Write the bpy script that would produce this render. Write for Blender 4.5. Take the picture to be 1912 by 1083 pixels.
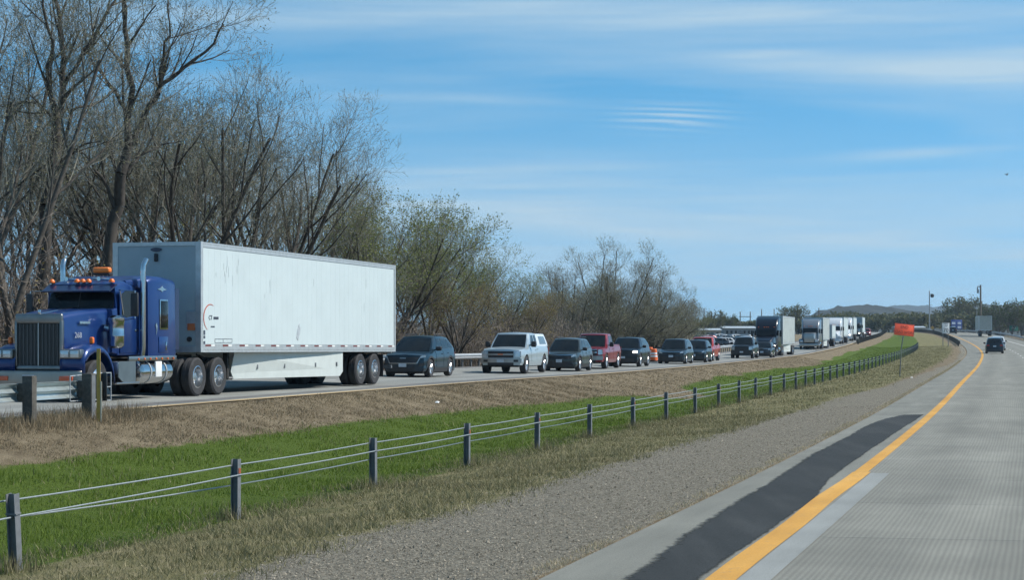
import bpy, bmesh, math, random
import numpy as np
from mathutils import Vector, Matrix

for o in list(bpy.data.objects): bpy.data.objects.remove(o, do_unlink=True)
scene = bpy.context.scene
C = scene.collection
R = math.radians
random.seed(7); rng = np.random.default_rng(7)

# ------------------------------------------------------------------ camera
CAMZ = 2.2
cd = bpy.data.cameras.new('camera'); cam = bpy.data.objects.new('camera', cd); C.objects.link(cam)
cam.location = (0, 0, CAMZ); cam.rotation_euler = (R(90), 0, 0)
cd.sensor_width = 36; cd.lens = 3600 / 1912 * 36; cd.shift_y = 86.5 / 1912
cd.clip_start = 0.5; cd.clip_end = 60000
scene.camera = cam

# ------------------------------------------------------------------ sky and sun
SUN_AZ = R(84)      # from +Y (view direction) towards +X (right)
SUN_EL = R(47)
w = bpy.data.worlds.new('World'); scene.world = w; w.use_nodes = True
nt = w.node_tree; nt.nodes.clear()
def N(nt, t, **kw):
    n = nt.nodes.new(t)
    for k, v in kw.items(): setattr(n, k, v)
    return n
out = N(nt, 'ShaderNodeOutputWorld'); bg = N(nt, 'ShaderNodeBackground'); bg.inputs[1].default_value = 0.128
sky = N(nt, 'ShaderNodeTexSky'); sky.sky_type = 'NISHITA'; sky.sun_disc = False
sky.sun_elevation = SUN_EL; sky.sun_rotation = SUN_AZ; sky.air_density = 1.0; sky.dust_density = 0.1; sky.ozone_density = 1.6; sky.altitude = 250
sgeo = N(nt, 'ShaderNodeTexCoord'); sxyz = N(nt, 'ShaderNodeSeparateXYZ'); sab = N(nt, 'ShaderNodeMath', operation='ABSOLUTE'); slift = N(nt, 'ShaderNodeMath', operation='MULTIPLY_ADD'); slift.inputs[1].default_value = 1.0; slift.inputs[2].default_value = 0.16; scomb = N(nt, 'ShaderNodeCombineXYZ')
nt.links.new(sgeo.outputs['Generated'], sxyz.inputs[0]); nt.links.new(sxyz.outputs[2], sab.inputs[0]); nt.links.new(sab.outputs[0], slift.inputs[0])
for k_ in (0, 1): nt.links.new(sxyz.outputs[k_], scomb.inputs[k_])
nt.links.new(slift.outputs[0], scomb.inputs[2]); nt.links.new(scomb.outputs[0], sky.inputs[0])     # the thin yellow band at the very horizon is lost in the air
hs = N(nt, 'ShaderNodeHueSaturation'); hs.inputs['Saturation'].default_value = 1.36; hs.inputs['Hue'].default_value = 0.484
tc = N(nt, 'ShaderNodeTexCoord'); mp = N(nt, 'ShaderNodeMapping'); mp.inputs['Scale'].default_value = (3.2, 3.2, 34); mp.inputs['Rotation'].default_value = (0, R(-2.0), 0); mp.inputs['Location'].default_value = (1.7, 0.4, 2.35)
n1 = N(nt, 'ShaderNodeTexNoise'); n1.inputs['Scale'].default_value = 1.0; n1.inputs['Detail'].default_value = 7; n1.inputs['Roughness'].default_value = 0.52; n1.inputs['Distortion'].default_value = 0.5
cr = N(nt, 'ShaderNodeValToRGB'); cr.color_ramp.elements[0].position = 0.36; cr.color_ramp.elements[1].position = 0.80
cr.color_ramp.elements[0].color = (0, 0, 0, 1); cr.color_ramp.elements[1].color = (0.62, 0.62, 0.62, 1)
mp2 = N(nt, 'ShaderNodeMapping'); mp2.inputs['Scale'].default_value = (9, 9, 150); mp2.inputs['Rotation'].default_value = (0, R(-3), 0)
n2 = N(nt, 'ShaderNodeTexNoise'); n2.inputs['Scale'].default_value = 1.0; n2.inputs['Detail'].default_value = 5
mm = N(nt, 'ShaderNodeMath', operation='MULTIPLY'); ma = N(nt, 'ShaderNodeMath', operation='MULTIPLY_ADD'); ma.inputs[1].default_value = 1.1; ma.inputs[2].default_value = 0.45
mix = N(nt, 'ShaderNodeMixRGB'); mix.inputs[2].default_value = (3.3, 4.35, 5.1, 1)
L = nt.links.new
L(tc.outputs['Generated'], mp.inputs[0]); L(mp.outputs[0], n1.inputs['Vector']); L(n1.outputs['Fac'], cr.inputs[0])
L(tc.outputs['Generated'], mp2.inputs[0]); L(mp2.outputs[0], n2.inputs['Vector']); L(n2.outputs['Fac'], ma.inputs[0])
L(cr.outputs[0], mm.inputs[0]); L(ma.outputs[0], mm.inputs[1])
# single clouds: soft streaks and one patch of fine ripples, placed by direction
def MN(op, a=None, b=None, c=None):
    n = N(nt, 'ShaderNodeMath', operation=op)
    for i_, q_ in enumerate((a, b, c)):
        if q_ is None: continue
        if isinstance(q_, (int, float)): n.inputs[i_].default_value = q_
        else: L(q_, n.inputs[i_])
    return n.outputs[0]
yy_ = MN('MAXIMUM', sxyz.outputs[1], 0.05); az_ = MN('DIVIDE', sxyz.outputs[0], yy_); el_ = MN('DIVIDE', sxyz.outputs[2], yy_)
tot_ = mm.outputs[0]
for (px, py, sx, sy, sl, amp, rip) in ((1540, 120, 300, 24, 0.03, .36, 0), (1850, 122, 200, 30, -.03, .38, 0), (1420, 100, 90, 8, -.05, .25, 0), (1720, 284, 150, 11, -.06, .5, 0), (1200, 20, 900, 34, .01, .55, 0), (1250, 218, 95, 22, 0, .75, 1), (900, 185, 260, 9, .03, .2, 0), (1000, 340, 800, 80, 0, .36, 0), (1400, 500, 1100, 120, 0, .42, 0)):
    da = MN('SUBTRACT', az_, (px - 956) / 3600); de = MN('SUBTRACT', MN('SUBTRACT', el_, (628 - py) / 3600), MN('MULTIPLY', da, -sl))
    q_ = MN('ADD', MN('POWER', MN('ABSOLUTE', MN('DIVIDE', da, sx / 3600)), 2.0), MN('POWER', MN('ABSOLUTE', MN('DIVIDE', de, sy / 3600)), 2.0)); g_ = MN('EXPONENT', MN('MULTIPLY', q_, -1.0)); g_ = MN('MULTIPLY', g_, amp)
    if rip:
        wv_ = MN('SINE', MN('ADD', MN('MULTIPLY', de, 1750.0), MN('MULTIPLY_ADD', n2.outputs['Fac'], 14.0, MN('MULTIPLY', da, 60.0)))); g_ = MN('MULTIPLY', g_, MN('MAXIMUM', MN('MULTIPLY_ADD', wv_, .55, .38), 0.0))
    else: g_ = MN('MULTIPLY', g_, MN('MULTIPLY', MN('MULTIPLY_ADD', n1.outputs['Fac'], 1.1, .42), MN('MULTIPLY_ADD', n2.outputs['Fac'], 1.5, .25)))
    tot_ = MN('ADD', tot_, g_)
L(MN('MINIMUM', tot_, .9), mix.inputs[0])
L(sky.outputs[0], hs.inputs['Color']); L(hs.outputs[0], mix.inputs[1]); L(mix.outputs[0], bg.inputs[0]); L(bg.outputs[0], out.inputs[0])

sd = bpy.data.lights.new('sun', 'SUN'); sd.energy = 4.7; sd.angle = R(0.53); sd.color = (1.0, 0.95, 0.87)
so = bpy.data.objects.new('sun', sd); C.objects.link(so)
sv = Vector((math.cos(SUN_EL) * math.sin(SUN_AZ), math.cos(SUN_EL) * math.cos(SUN_AZ), math.sin(SUN_EL)))
so.rotation_euler = sv.to_track_quat('Z', 'Y').to_euler(); so.location = (60, 0, 60)
vs = scene.view_settings; vs.view_transform = 'Standard'; vs.look = 'None'; vs.exposure = 0.3; vs.gamma = 1.0; vs.use_curve_mapping = False
scene.cycles.use_denoising = True
scene.cycles.use_adaptive_sampling = True; scene.cycles.adaptive_threshold = 0.02
scene.cycles.max_bounces = 4; scene.cycles.diffuse_bounces = 2; scene.cycles.glossy_bounces = 2; scene.cycles.transmission_bounces = 2; scene.cycles.transparent_max_bounces = 8; scene.cycles.volume_bounces = 0

# ------------------------------------------------------------------ helpers
def tag(o, label=None, cat=None, group=None, kind=None):
    if label: o['label'] = label
    if cat: o['category'] = cat
    if group: o['group'] = group
    if kind: o['kind'] = kind
    return o
def empty(name, loc=(0, 0, 0), rz=0, parent=None, rot=None):
    o = bpy.data.objects.new(name, None); C.objects.link(o); o.location = loc
    o.rotation_euler = rot if rot else (0, 0, rz); o.empty_display_size = 0.3
    if parent: o.parent = parent
    return o
def copy_tree(o, parent=None):
    c = o.copy(); C.objects.link(c)
    if parent: c.parent = parent
    for ch in o.children: copy_tree(ch, c)
    return c

class MB:
    def __init__(s): s.v = []; s.f = []
    def add(s, vs, fs):
        n = len(s.v); s.v += [tuple(p) for p in vs]; s.f += [tuple(i + n for i in f) for f in fs]; return s
    def box(s, c, d, rot=None, taper=None):
        x, y, z = d[0] / 2, d[1] / 2, d[2] / 2
        vs = [Vector((a * x, b * y, e * z)) for e in (-1, 1) for a, b in ((-1, -1), (1, -1), (1, 1), (-1, 1))]
        if rot: M = Matrix.Rotation(rot[0], 3, rot[1]); vs = [M @ v for v in vs]
        return s.add([v + Vector(c) for v in vs], [(3, 2, 1, 0), (4, 5, 6, 7), (0, 1, 5, 4), (1, 2, 6, 5), (2, 3, 7, 6), (3, 0, 4, 7)])
    def rbox(s, c, d, b=0.02, seg=2, rot=None):
        bm = bmesh.new(); bmesh.ops.create_cube(bm, size=1)
        bmesh.ops.scale(bm, vec=d, verts=bm.verts)
        bmesh.ops.bevel(bm, geom=list(bm.edges), offset=min(b, min(d) * 0.45), segments=seg, affect='EDGES', profile=0.5)
        M = Matrix.Rotation(rot[0], 3, rot[1]) if rot else Matrix.Identity(3)
        bm.verts.index_update()
        s.add([M @ v.co + Vector(c) for v in bm.verts], [[v.index for v in f.verts] for f in bm.faces]); bm.free(); return s
    def tube(s, pts, rad, n=8, caps=True):
        pts = [Vector(p) for p in pts]; m = len(pts)
        if not hasattr(rad, '__len__'): rad = [rad] * m
        base = len(s.v); up = None
        for i, p in enumerate(pts):
            d = (pts[min(i + 1, m - 1)] - pts[max(i - 1, 0)]).normalized()
            if up is None: up = Vector((0, 0, 1)) if abs(d.z) < 0.9 else Vector((1, 0, 0))
            a = d.cross(up)
            a = a.normalized() if a.length > 1e-6 else Vector((1, 0, 0))
            b = a.cross(d).normalized(); up = b
            for k in range(n):
                t = 2 * math.pi * k / n; s.v.append(tuple(p + (a * math.cos(t) + b * math.sin(t)) * rad[i]))
        for i in range(m - 1):
            for k in range(n):
                k2 = (k + 1) % n
                s.f.append((base + i * n + k, base + i * n + k2, base + (i + 1) * n + k2, base + (i + 1) * n + k))
        if caps:
            s.f.append(tuple(base + k for k in reversed(range(n)))); s.f.append(tuple(base + (m - 1) * n + k for k in range(n)))
        return s
    def cyl(s, p0, p1, r0, r1=None, n=12, caps=True): return s.tube([p0, p1], [r0, r0 if r1 is None else r1], n, caps)
    def lathe(s, prof, o=(0, 0, 0), axis='Y', n=20):   # prof: (radius, along axis)
        base = len(s.v); m = len(prof)
        for k in range(n):
            t = 2 * math.pi * k / n; c, e = math.cos(t), math.sin(t)
            for r, h in prof:
                p = {'Y': (r * c, h, r * e), 'Z': (r * c, r * e, h), 'X': (h, r * c, r * e)}[axis]
                s.v.append((p[0] + o[0], p[1] + o[1], p[2] + o[2]))
        for k in range(n):
            k2 = (k + 1) % n
            for i in range(m - 1): s.f.append((base + k * m + i, base + k2 * m + i, base + k2 * m + i + 1, base + k * m + i + 1))
        return s
    def prism(s, poly, y0, y1, plane='XZ'):
        n = len(poly)
        P = (lambda a, b, h: (a, h, b)) if plane == 'XZ' else ((lambda a, b, h: (h, a, b)) if plane == 'YZ' else (lambda a, b, h: (a, b, h)))
        vs = [P(a, b, y0) for a, b in poly] + [P(a, b, y1) for a, b in poly]
        fs = [tuple(range(n))[::-1], tuple(range(n, 2 * n))] + [(i, (i + 1) % n, n + (i + 1) % n, n + i) for i in range(n)]
        return s.add(vs, fs)
    def loft(s, rings, cap=True):
        n = len(rings[0]); base = len(s.v)
        for r in rings: s.v += [tuple(p) for p in r]
        for i in range(len(rings) - 1):
            for k in range(n):
                k2 = (k + 1) % n; s.f.append((base + i * n + k, base + i * n + k2, base + (i + 1) * n + k2, base + (i + 1) * n + k))
        if cap: s.f.append(tuple(base + k for k in range(n))[::-1]); s.f.append(tuple(base + (len(rings) - 1) * n + k for k in range(n)))
        return s
    def grid(s, P):
        nu, nv = len(P), len(P[0]); base = len(s.v)
        for row in P: s.v += [tuple(p) for p in row]
        for i in range(nu - 1):
            for j in range(nv - 1):
                s.f.append((base + i * nv + j, base + (i + 1) * nv + j, base + (i + 1) * nv + j + 1, base + i * nv + j + 1))
        return s
    def panel(s, fn, hint, off=0.006, depth=0.03, nu=6, nv=4):   # a thin plate laid on a surface fn(u, v)
        e = 1e-3; hint = Vector(hint); P = []; Q = []
        for i in range(nu + 1):
            ro, ri = [], []
            for j in range(nv + 1):
                u, v = i / nu, j / nv; p = Vector(fn(u, v))
                du = Vector(fn(min(u + e, 1), v)) - Vector(fn(max(u - e, 0), v)); dv = Vector(fn(u, min(v + e, 1))) - Vector(fn(u, max(v - e, 0)))
                nn = du.cross(dv)
                nn = nn.normalized() if nn.length > 1e-12 else hint
                if nn.dot(hint) < 0: nn = -nn
                ro.append(p + nn * off); ri.append(p - nn * (depth - off))
            P.append(ro); Q.append(ri)
        s.grid(P)
        edge = [(i, 0) for i in range(nu)] + [(nu, j) for j in range(nv)] + [(i, nv) for i in range(nu, 0, -1)] + [(0, j) for j in range(nv, 0, -1)]
        base = len(s.v)
        for i, j in edge: s.v.append(tuple(P[i][j])); s.v.append(tuple(Q[i][j]))
        m = len(edge)
        for k in range(m):
            k2 = (k + 1) % m; s.f.append((base + 2 * k, base + 2 * k2, base + 2 * k2 + 1, base + 2 * k + 1))
        return s
    def mesh(s, name, smooth=35, recalc=True, weld=0.0):
        me = bpy.data.meshes.new(name); me.from_pydata(s.v, [], s.f)
        if recalc or weld:
            bm = bmesh.new(); bm.from_mesh(me)
            if weld: bmesh.ops.remove_doubles(bm, verts=bm.verts, dist=weld)
            if recalc: bmesh.ops.recalc_face_normals(bm, faces=bm.faces)
            bm.to_mesh(me); bm.free()
        if smooth:
            me.shade_smooth(); me.set_sharp_from_angle(angle=R(smooth))
        else: me.shade_flat()
        return me
    def build(s, name, m, parent=None, smooth=35, weld=0.0005, recalc=True):
        me = s.mesh(name, smooth, recalc, weld); me.materials.append(m)
        o = bpy.data.objects.new(name, me); C.objects.link(o)
        if parent: o.parent = parent
        return o
def inst(name, me, parent=None, loc=(0, 0, 0), rot=(0, 0, 0), scale=None):
    o = bpy.data.objects.new(name, me); C.objects.link(o); o.location = loc; o.rotation_euler = rot
    if scale: o.scale = scale
    if parent: o.parent = parent
    return o
def np_mesh(name, v, f, mat, uv=None, attrs=None, smooth=False):   # f: (n, k) array
    me = bpy.data.meshes.new(name); v = np.asarray(v, np.float32); f = np.asarray(f, np.int32); k = f.shape[1]
    me.vertices.add(len(v)); me.vertices.foreach_set('co', v.ravel())
    me.loops.add(f.size); me.loops.foreach_set('vertex_index', f.ravel())
    me.polygons.add(len(f)); me.polygons.foreach_set('loop_start', np.arange(0, f.size, k, dtype=np.int32))
    try: me.polygons.foreach_set('loop_total', np.full(len(f), k, np.int32))
    except Exception: pass
    if uv is not None:
        l = me.uv_layers.new(name='UVMap'); l.data.foreach_set('uv', np.asarray(uv, np.float32)[f.ravel()].ravel())
    for an, a in (attrs or {}).items():
        at = me.attributes.new(an, 'FLOAT', 'POINT'); at.data.foreach_set('value', np.asarray(a, np.float32))
    me.update(calc_edges=True)
    me.shade_smooth() if smooth else me.shade_flat()
    me.materials.append(mat); return me
def text_mesh(txt, size, mat, extrude=0.002, align='CENTER'):
    cu = bpy.data.curves.new('txt', 'FONT'); cu.body = txt; cu.size = size; cu.extrude = extrude; cu.align_x = align; cu.align_y = 'CENTER'; cu.resolution_u = 3
    t = bpy.data.objects.new('txt', cu); C.objects.link(t)
    dg = bpy.context.evaluated_depsgraph_get(); dg.update()
    me = bpy.data.meshes.new_from_object(t.evaluated_get(dg)); bpy.data.objects.remove(t, do_unlink=True); bpy.data.curves.remove(cu)
    me.materials.clear(); me.materials.append(mat); return me

# ------------------------------------------------------------------ materials
MATS = {}
def pmat(name, col, rough=0.6, metal=0.0, spec=0.5, coat=0.0, var=0.12, vscale=3.0, bump=0.0, bscale=40.0, emit=None, estr=0.0, col2=None, rvar=0.0, detail=5):
    if name in MATS: return MATS[name]
    m = bpy.data.materials.new(name); m.use_nodes = True; t = m.node_tree; b = t.nodes['Principled BSDF']; Lk = t.links.new
    b.inputs['Roughness'].default_value = rough; b.inputs['Metallic'].default_value = metal; b.inputs['Specular IOR Level'].default_value = spec
    b.inputs['Coat Weight'].default_value = coat; b.inputs['Coat Roughness'].default_value = 0.06
    tc = N(t, 'ShaderNodeTexCoord'); n = N(t, 'ShaderNodeTexNoise'); n.inputs['Scale'].default_value = vscale; n.inputs['Detail'].default_value = detail; n.inputs['Roughness'].default_value = 0.6
    Lk(tc.outputs['Object'], n.inputs['Vector'])
    r = N(t, 'ShaderNodeValToRGB'); e = r.color_ramp.elements; e[0].position = 0.3; e[1].position = 0.7
    c2 = col2 or tuple(min(1, c * (1 + var)) for c in col); c1 = col if col2 else tuple(c * (1 - var) for c in col)
    e[0].color = (*c1, 1); e[1].color = (*c2, 1); Lk(n.outputs['Fac'], r.inputs[0]); Lk(r.outputs[0], b.inputs['Base Color'])
    if rvar:
        mr = N(t, 'ShaderNodeMapRange'); mr.inputs['To Min'].default_value = rough - rvar; mr.inputs['To Max'].default_value = rough + rvar
        Lk(n.outputs['Fac'], mr.inputs[0]); Lk(mr.outputs[0], b.inputs['Roughness'])
    if bump:
        n3 = N(t, 'ShaderNodeTexNoise'); n3.inputs['Scale'].default_value = bscale; n3.inputs['Detail'].default_value = 3; Lk(tc.outputs['Object'], n3.inputs['Vector'])
        bp = N(t, 'ShaderNodeBump'); bp.inputs['Strength'].default_value = bump; bp.inputs['Distance'].default_value = 0.02
        Lk(n3.outputs['Fac'], bp.inputs['Height']); Lk(bp.outputs[0], b.inputs['Normal'])
    if emit: b.inputs['Emission Color'].default_value = (*emit, 1); b.inputs['Emission Strength'].default_value = estr
    MATS[name] = m; return m
def paint(name, col, metal=0.25, rough=0.32): return pmat(name, col, rough, metal, 0.35, 0.45, 0.06, 1.5, rvar=0.06)
M_tyre = pmat('rubber', (0.028, 0.028, 0.030), 0.85, var=0.3, vscale=6)
M_rim = pmat('alloy', (0.55, 0.56, 0.57), 0.28, 0.9, var=0.08)
M_steelrim = pmat('polished_aluminium', (0.62, 0.63, 0.64), 0.25, 0.95, var=0.12, vscale=5)
M_chrome = pmat('chrome', (0.52, 0.53, 0.54), 0.16, 1.0, var=0.05)
M_dullchrome = pmat('dull_chrome', (0.36, 0.36, 0.35), 0.34, 1.0, var=0.1)
M_glass = pmat('tinted_glass', (0.008, 0.010, 0.011), 0.08, 0, 0.28, var=0.2, vscale=1.5)
M_black = pmat('black_plastic', (0.022, 0.022, 0.024), 0.55, var=0.2)
M_chassis = pmat('dark_chassis', (0.018, 0.017, 0.016), 0.8, var=0.3)
M_lamp = pmat('headlamp_glass', (0.55, 0.57, 0.58), 0.12, 0.5, var=0.1)
M_lampon = pmat('lit_headlamp', (0.9, 0.9, 0.86), 0.2, 0, emit=(1.0, 0.95, 0.85), estr=2.2)
M_red = pmat('red_lens', (0.35, 0.015, 0.01), 0.25, var=0.1)
M_redon = pmat('lit_red_lens', (0.7, 0.05, 0.03), 0.25, emit=(1.0, 0.25, 0.12), estr=2.5)
M_amber = pmat('amber_lens', (0.75, 0.16, 0.02), 0.3, var=0.1)
M_plate = pmat('licence_plate', (0.45, 0.5, 0.55), 0.4, var=0.15, vscale=30)
M_white = pmat('white_paint', (0.72, 0.73, 0.72), 0.4, var=0.05)
M_galv = pmat('galvanised_steel', (0.36, 0.38, 0.39), 0.5, 0.35, var=0.2, vscale=8)
M_galvdark = pmat('weathered_galvanised_steel', (0.16, 0.17, 0.18), 0.6, 0.3, var=0.25, vscale=6)
M_wood = pmat('weathered_wood', (0.075, 0.07, 0.06), 0.9, var=0.35, vscale=14, bump=0.4)
M_cable = pmat('steel_cable', (0.27, 0.30, 0.31), 0.5, 0.3, var=0.15, vscale=20)

# ------------------------------------------------------------------ the two carriageways (plan and profile)
def spl(pts):
    x = np.array([p[0] for p in pts], float); y = np.array([p[1] for p in pts], float)
    m = np.gradient(y, x)
    def f(t):
        t = np.asarray(t, float); i = np.clip(np.searchsorted(x, t) - 1, 0, len(x) - 2); h = x[i + 1] - x[i]; u = (t - x[i]) / h
        lo, hi = t < x[0], t > x[-1]
        r = (2 * u**3 - 3 * u**2 + 1) * y[i] + (u**3 - 2 * u**2 + u) * h * m[i] + (-2 * u**3 + 3 * u**2) * y[i + 1] + (u**3 - u**2) * h * m[i + 1]
        r = np.where(lo, y[0] + m[0] * (t - x[0]), r); r = np.where(hi, y[-1] + m[-1] * (t - x[-1]), r); return r
    return f
XL = spl([(-60, -36.4), (-20, -25.6), (20, -14.8), (51, -6.4), (85, 2.45), (114, 9.4), (153, 18.4), (212, 32.2), (280, 48.5), (330, 59.5), (420, 79.5), (520, 100), (650, 126), (900, 174)])
XR = spl([(-60, -19.0), (-20, -8.4), (17.7, 1.98), (30.5, 5.5), (46.9, 9.9), (95.4, 22.4), (150, 36.4), (211, 51.5), (260, 62.9), (340, 79.9), (388, 89.3), (430, 96.8), (480, 105), (650, 132), (900, 172)])
ZL0 = spl([(-60, .6), (0, .58), (51, .56), (75, .5), (90, .4), (112, .3), (135, .22), (160, .17), (185, .13), (212, .15), (245, .42), (280, .8), (330, 1.3), (380, 1.8), (420, 2.2), (480, 2.8), (560, 3.3), (650, 3.5), (900, 3.5)])
ZR0 = spl([(-60, 0), (0, 0), (70, 0), (130, 0.02), (211, .32), (260, .61), (340, 1.44), (388, 2.1), (430, 2.7), (480, 3.15), (560, 3.55), (650, 3.7), (900, 3.7)])
def ZL(Y): return ZL0(np.clip(Y, -60, 900))
def ZR(Y): return ZR0(np.clip(Y, -60, 900))
KC = 0.966
LW = 9.7        # width of the far carriageway
RWD = 10.6      # yellow line to right edge of the near carriageway
def ground(X, Y, under=True):
    X = np.asarray(X, float); Y = np.asarray(Y, float)
    xl, xr, zl, zr = XL(Y), XR(Y), ZL(Y), ZR(Y)
    u = (X - xl) * KC; v = (xr - X) * KC
    dep = np.interp(Y, [0, 150, 280, 400], [1.0, 0.9, 0.35, 0.15])
    # median section
    zu = zl + np.interp(u, [0, 0.4, 2.6, 5.2, 7], [-0.015, -0.06, -0.55, -1.05, -1.10]) * dep - (1 - dep) * 0.1
    zv = zr + np.interp(v, [1.63, 2.05, 5.0, 8.0, 10.2, 11.5], [-0.055, -0.075, -0.2, -0.38, -0.56, -0.62]) * dep - (1 - dep) * 0.1
    W = u + v; t = np.clip((u - 4.2) / np.maximum(W - 4.2 - 8.6, 1.0), 0, 1); t = t * t * (3 - 2 * t)
    z = zu * (1 - t) + zv * t
    # far side of the far carriageway
    e = -u - LW
    zf = zl + 0.02 * LW + np.interp(e, [0, 0.6, 4.5, 12, 40], [-0.015, -0.08, -0.75, -0.9, -0.8])
    z = np.where(e > 0, zf, z)
    # right of the near carriageway
    e2 = -v - RWD
    zg = zr - 0.02 * RWD + np.interp(e2, [0, 0.5, 5, 15, 60], [-0.05, -0.08, -0.9, -1.2, -1.0])
    z = np.where(e2 > 0, zg, z)
    if under:
        z = np.where((u < -0.05) & (e < -0.05), zl - 0.16, z); z = np.where((v < 1.58) & (e2 < -0.05), zr - 0.34, z)
    far = np.clip((np.maximum(np.abs(u), np.abs(v)) - 40) / 200, 0, 1) * np.clip((Y - 150) / 300, 0, 1); z = z * (1 - far) + (1.2) * far
    return z
def road_left(X, Y): return float(ZL(Y) + 0.02 * np.clip((XL(Y) - X) * KC, 0, LW))
def road_right(X, Y): return float(ZR(Y) - 0.02 * np.clip((X - XR(Y)) * KC, 0, RWD))
def head(fn, Y, d=2.0): return math.atan2(float(fn(Y + d) - fn(Y - d)), 2 * d)     # angle from +Y to +X

# ------------------------------------------------------------------ ground
def ground_material():
    m = bpy.data.materials.new('median_ground'); m.use_nodes = True; t = m.node_tree; b = t.nodes['Principled BSDF']; Lk = t.links.new
    b.inputs['Roughness'].default_value = 0.95; b.inputs['Specular IOR Level'].default_value = 0.15
    tc = N(t, 'ShaderNodeTexCoord')
    def noise(s, d=6, r=0.6, sc=None):
        n = N(t, 'ShaderNodeTexNoise'); n.inputs['Scale'].default_value = s; n.inputs['Detail'].default_value = d; n.inputs['Roughness'].default_value = r
        if sc:
            mp = N(t, 'ShaderNodeMapping'); mp.inputs['Scale'].default_value = sc; mp.inputs['Rotation'].default_value = (0, 0, R(15)); Lk(tc.outputs['Object'], mp.inputs[0]); Lk(mp.outputs[0], n.inputs['Vector'])
        else: Lk(tc.outputs['Object'], n.inputs['Vector'])
        return n
    def ramp(src, stops):
        r = N(t, 'ShaderNodeValToRGB'); e = r.color_ramp.elements
        while len(e) < len(stops): e.new(0.5)
        for k, (p, c) in enumerate(stops): e[k].position = p; e[k].color = (*c, 1)
        Lk(src, r.inputs[0]); return r
    def mixc(f, a, c):
        x = N(t, 'ShaderNodeMixRGB'); Lk(f, x.inputs[0]); Lk(a, x.inputs[1]); Lk(c, x.inputs[2]); return x.outputs[0]
    def attr(n): a = N(t, 'ShaderNodeAttribute'); a.attribute_name = n; return a.outputs['Fac']
    def thr(a, nz, amp, lo=0.42, hi=0.58):
        x = N(t, 'ShaderNodeMath', operation='MULTIPLY_ADD'); Lk(nz, x.inputs[0]); x.inputs[1].default_value = amp; Lk(a, x.inputs[2])
        y = N(t, 'ShaderNodeMath', operation='SUBTRACT'); Lk(x.outputs[0], y.inputs[0]); y.inputs[1].default_value = amp * 0.5
        z = N(t, 'ShaderNodeMapRange'); z.inputs['From Min'].default_value = lo; z.inputs['From Max'].default_value = hi; Lk(y.outputs[0], z.inputs[0]); return z.outputs[0]
    nA = noise(1.3); nB = noise(9, 4); nC = noise(45, 3, 0.7); nD = noise(0.35, 5); nE = noise(3.0, 5, 0.65, (1, 0.35, 1))
    dead = ramp(nE.outputs['Fac'], [(0.3, (0.13, 0.10, 0.062)), (0.5, (0.195, 0.155, 0.098)), (0.7, (0.265, 0.215, 0.14))])
    olive = ramp(nA.outputs['Fac'], [(0.32, (0.10, 0.105, 0.04)), (0.55, (0.20, 0.18, 0.09)), (0.72, (0.29, 0.25, 0.15))])
    green = ramp(nB.outputs['Fac'], [(0.3, (0.06, 0.092, 0.010)), (0.6, (0.085, 0.128, 0.017)), (0.8, (0.12, 0.15, 0.03))])
    vo = N(t, 'ShaderNodeTexVoronoi'); vo.inputs['Scale'].default_value = 38; Lk(tc.outputs['Object'], vo.inputs['Vector'])
    sp = N(t, 'ShaderNodeSeparateColor'); Lk(vo.outputs['Color'], sp.inputs[0])
    grav = ramp(sp.outputs[0], [(0.0, (0.10, 0.09, 0.068)), (0.5, (0.195, 0.178, 0.138)), (1.0, (0.33, 0.302, 0.24))])
    c = dead.outputs[0]
    c = mixc(thr(attr('olive'), nA.outputs['Fac'], 0.9, 0.35, 0.65), c, olive.outputs[0])
    c = mixc(thr(attr('green'), nA.outputs['Fac'], 0.8, 0.4, 0.6), c, green.outputs[0])
    c = mixc(thr(attr('gravel'), nE.outputs['Fac'], 0.7, 0.42, 0.58), c, grav.outputs[0])
    # fine light and dark flecks (stalks, soil)
    fl = ramp(nC.outputs['Fac'], [(0.35, (0.62, 0.62, 0.62)), (0.65, (1.25, 1.25, 1.25))])
    mu = N(t, 'ShaderNodeMixRGB', blend_type='MULTIPLY'); mu.inputs[0].default_value = 0.8; Lk(c, mu.inputs[1]); Lk(fl.outputs[0], mu.inputs[2])
    Lk(mu.outputs[0], b.inputs['Base Color'])
    bp = N(t, 'ShaderNodeBump'); bp.inputs['Strength'].default_value = 0.9; bp.inputs['Distance'].default_value = 0.05
    ad = N(t, 'ShaderNodeMath', operation='ADD'); Lk(nC.outputs['Fac'], ad.inputs[0]); Lk(nB.outputs['Fac'], ad.inputs[1]); Lk(ad.outputs[0], bp.inputs['Height']); Lk(bp.outputs[0], b.inputs['Normal'])
    return m
def lownoise(X, Y, s, seed):       # smooth value noise, two octaves, about -1..1; s sets the frequency
    X, Y = np.broadcast_arrays(np.asarray(X, float), np.asarray(Y, float)); o = np.zeros(X.shape); tab = np.random.default_rng(seed).uniform(-1, 1, (256, 256))
    for k, am in ((1.0, .75), (2.3, .45)):
        f = s * k / 3.1416; a = X * f * .93 + Y * f * .37 + seed; b = Y * f * .93 - X * f * .37 + 3.3 * seed; i, j = np.floor(a).astype(int), np.floor(b).astype(int); u, v = a - i, b - j; u = u * u * (3 - 2 * u); v = v * v * (3 - 2 * v)
        T = lambda p, q: tab[p % 256, q % 256]
        o += am * ((T(i, j) * (1 - u) + T(i + 1, j) * u) * (1 - v) + (T(i, j + 1) * (1 - u) + T(i + 1, j + 1) * u) * v)
    return o
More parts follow.
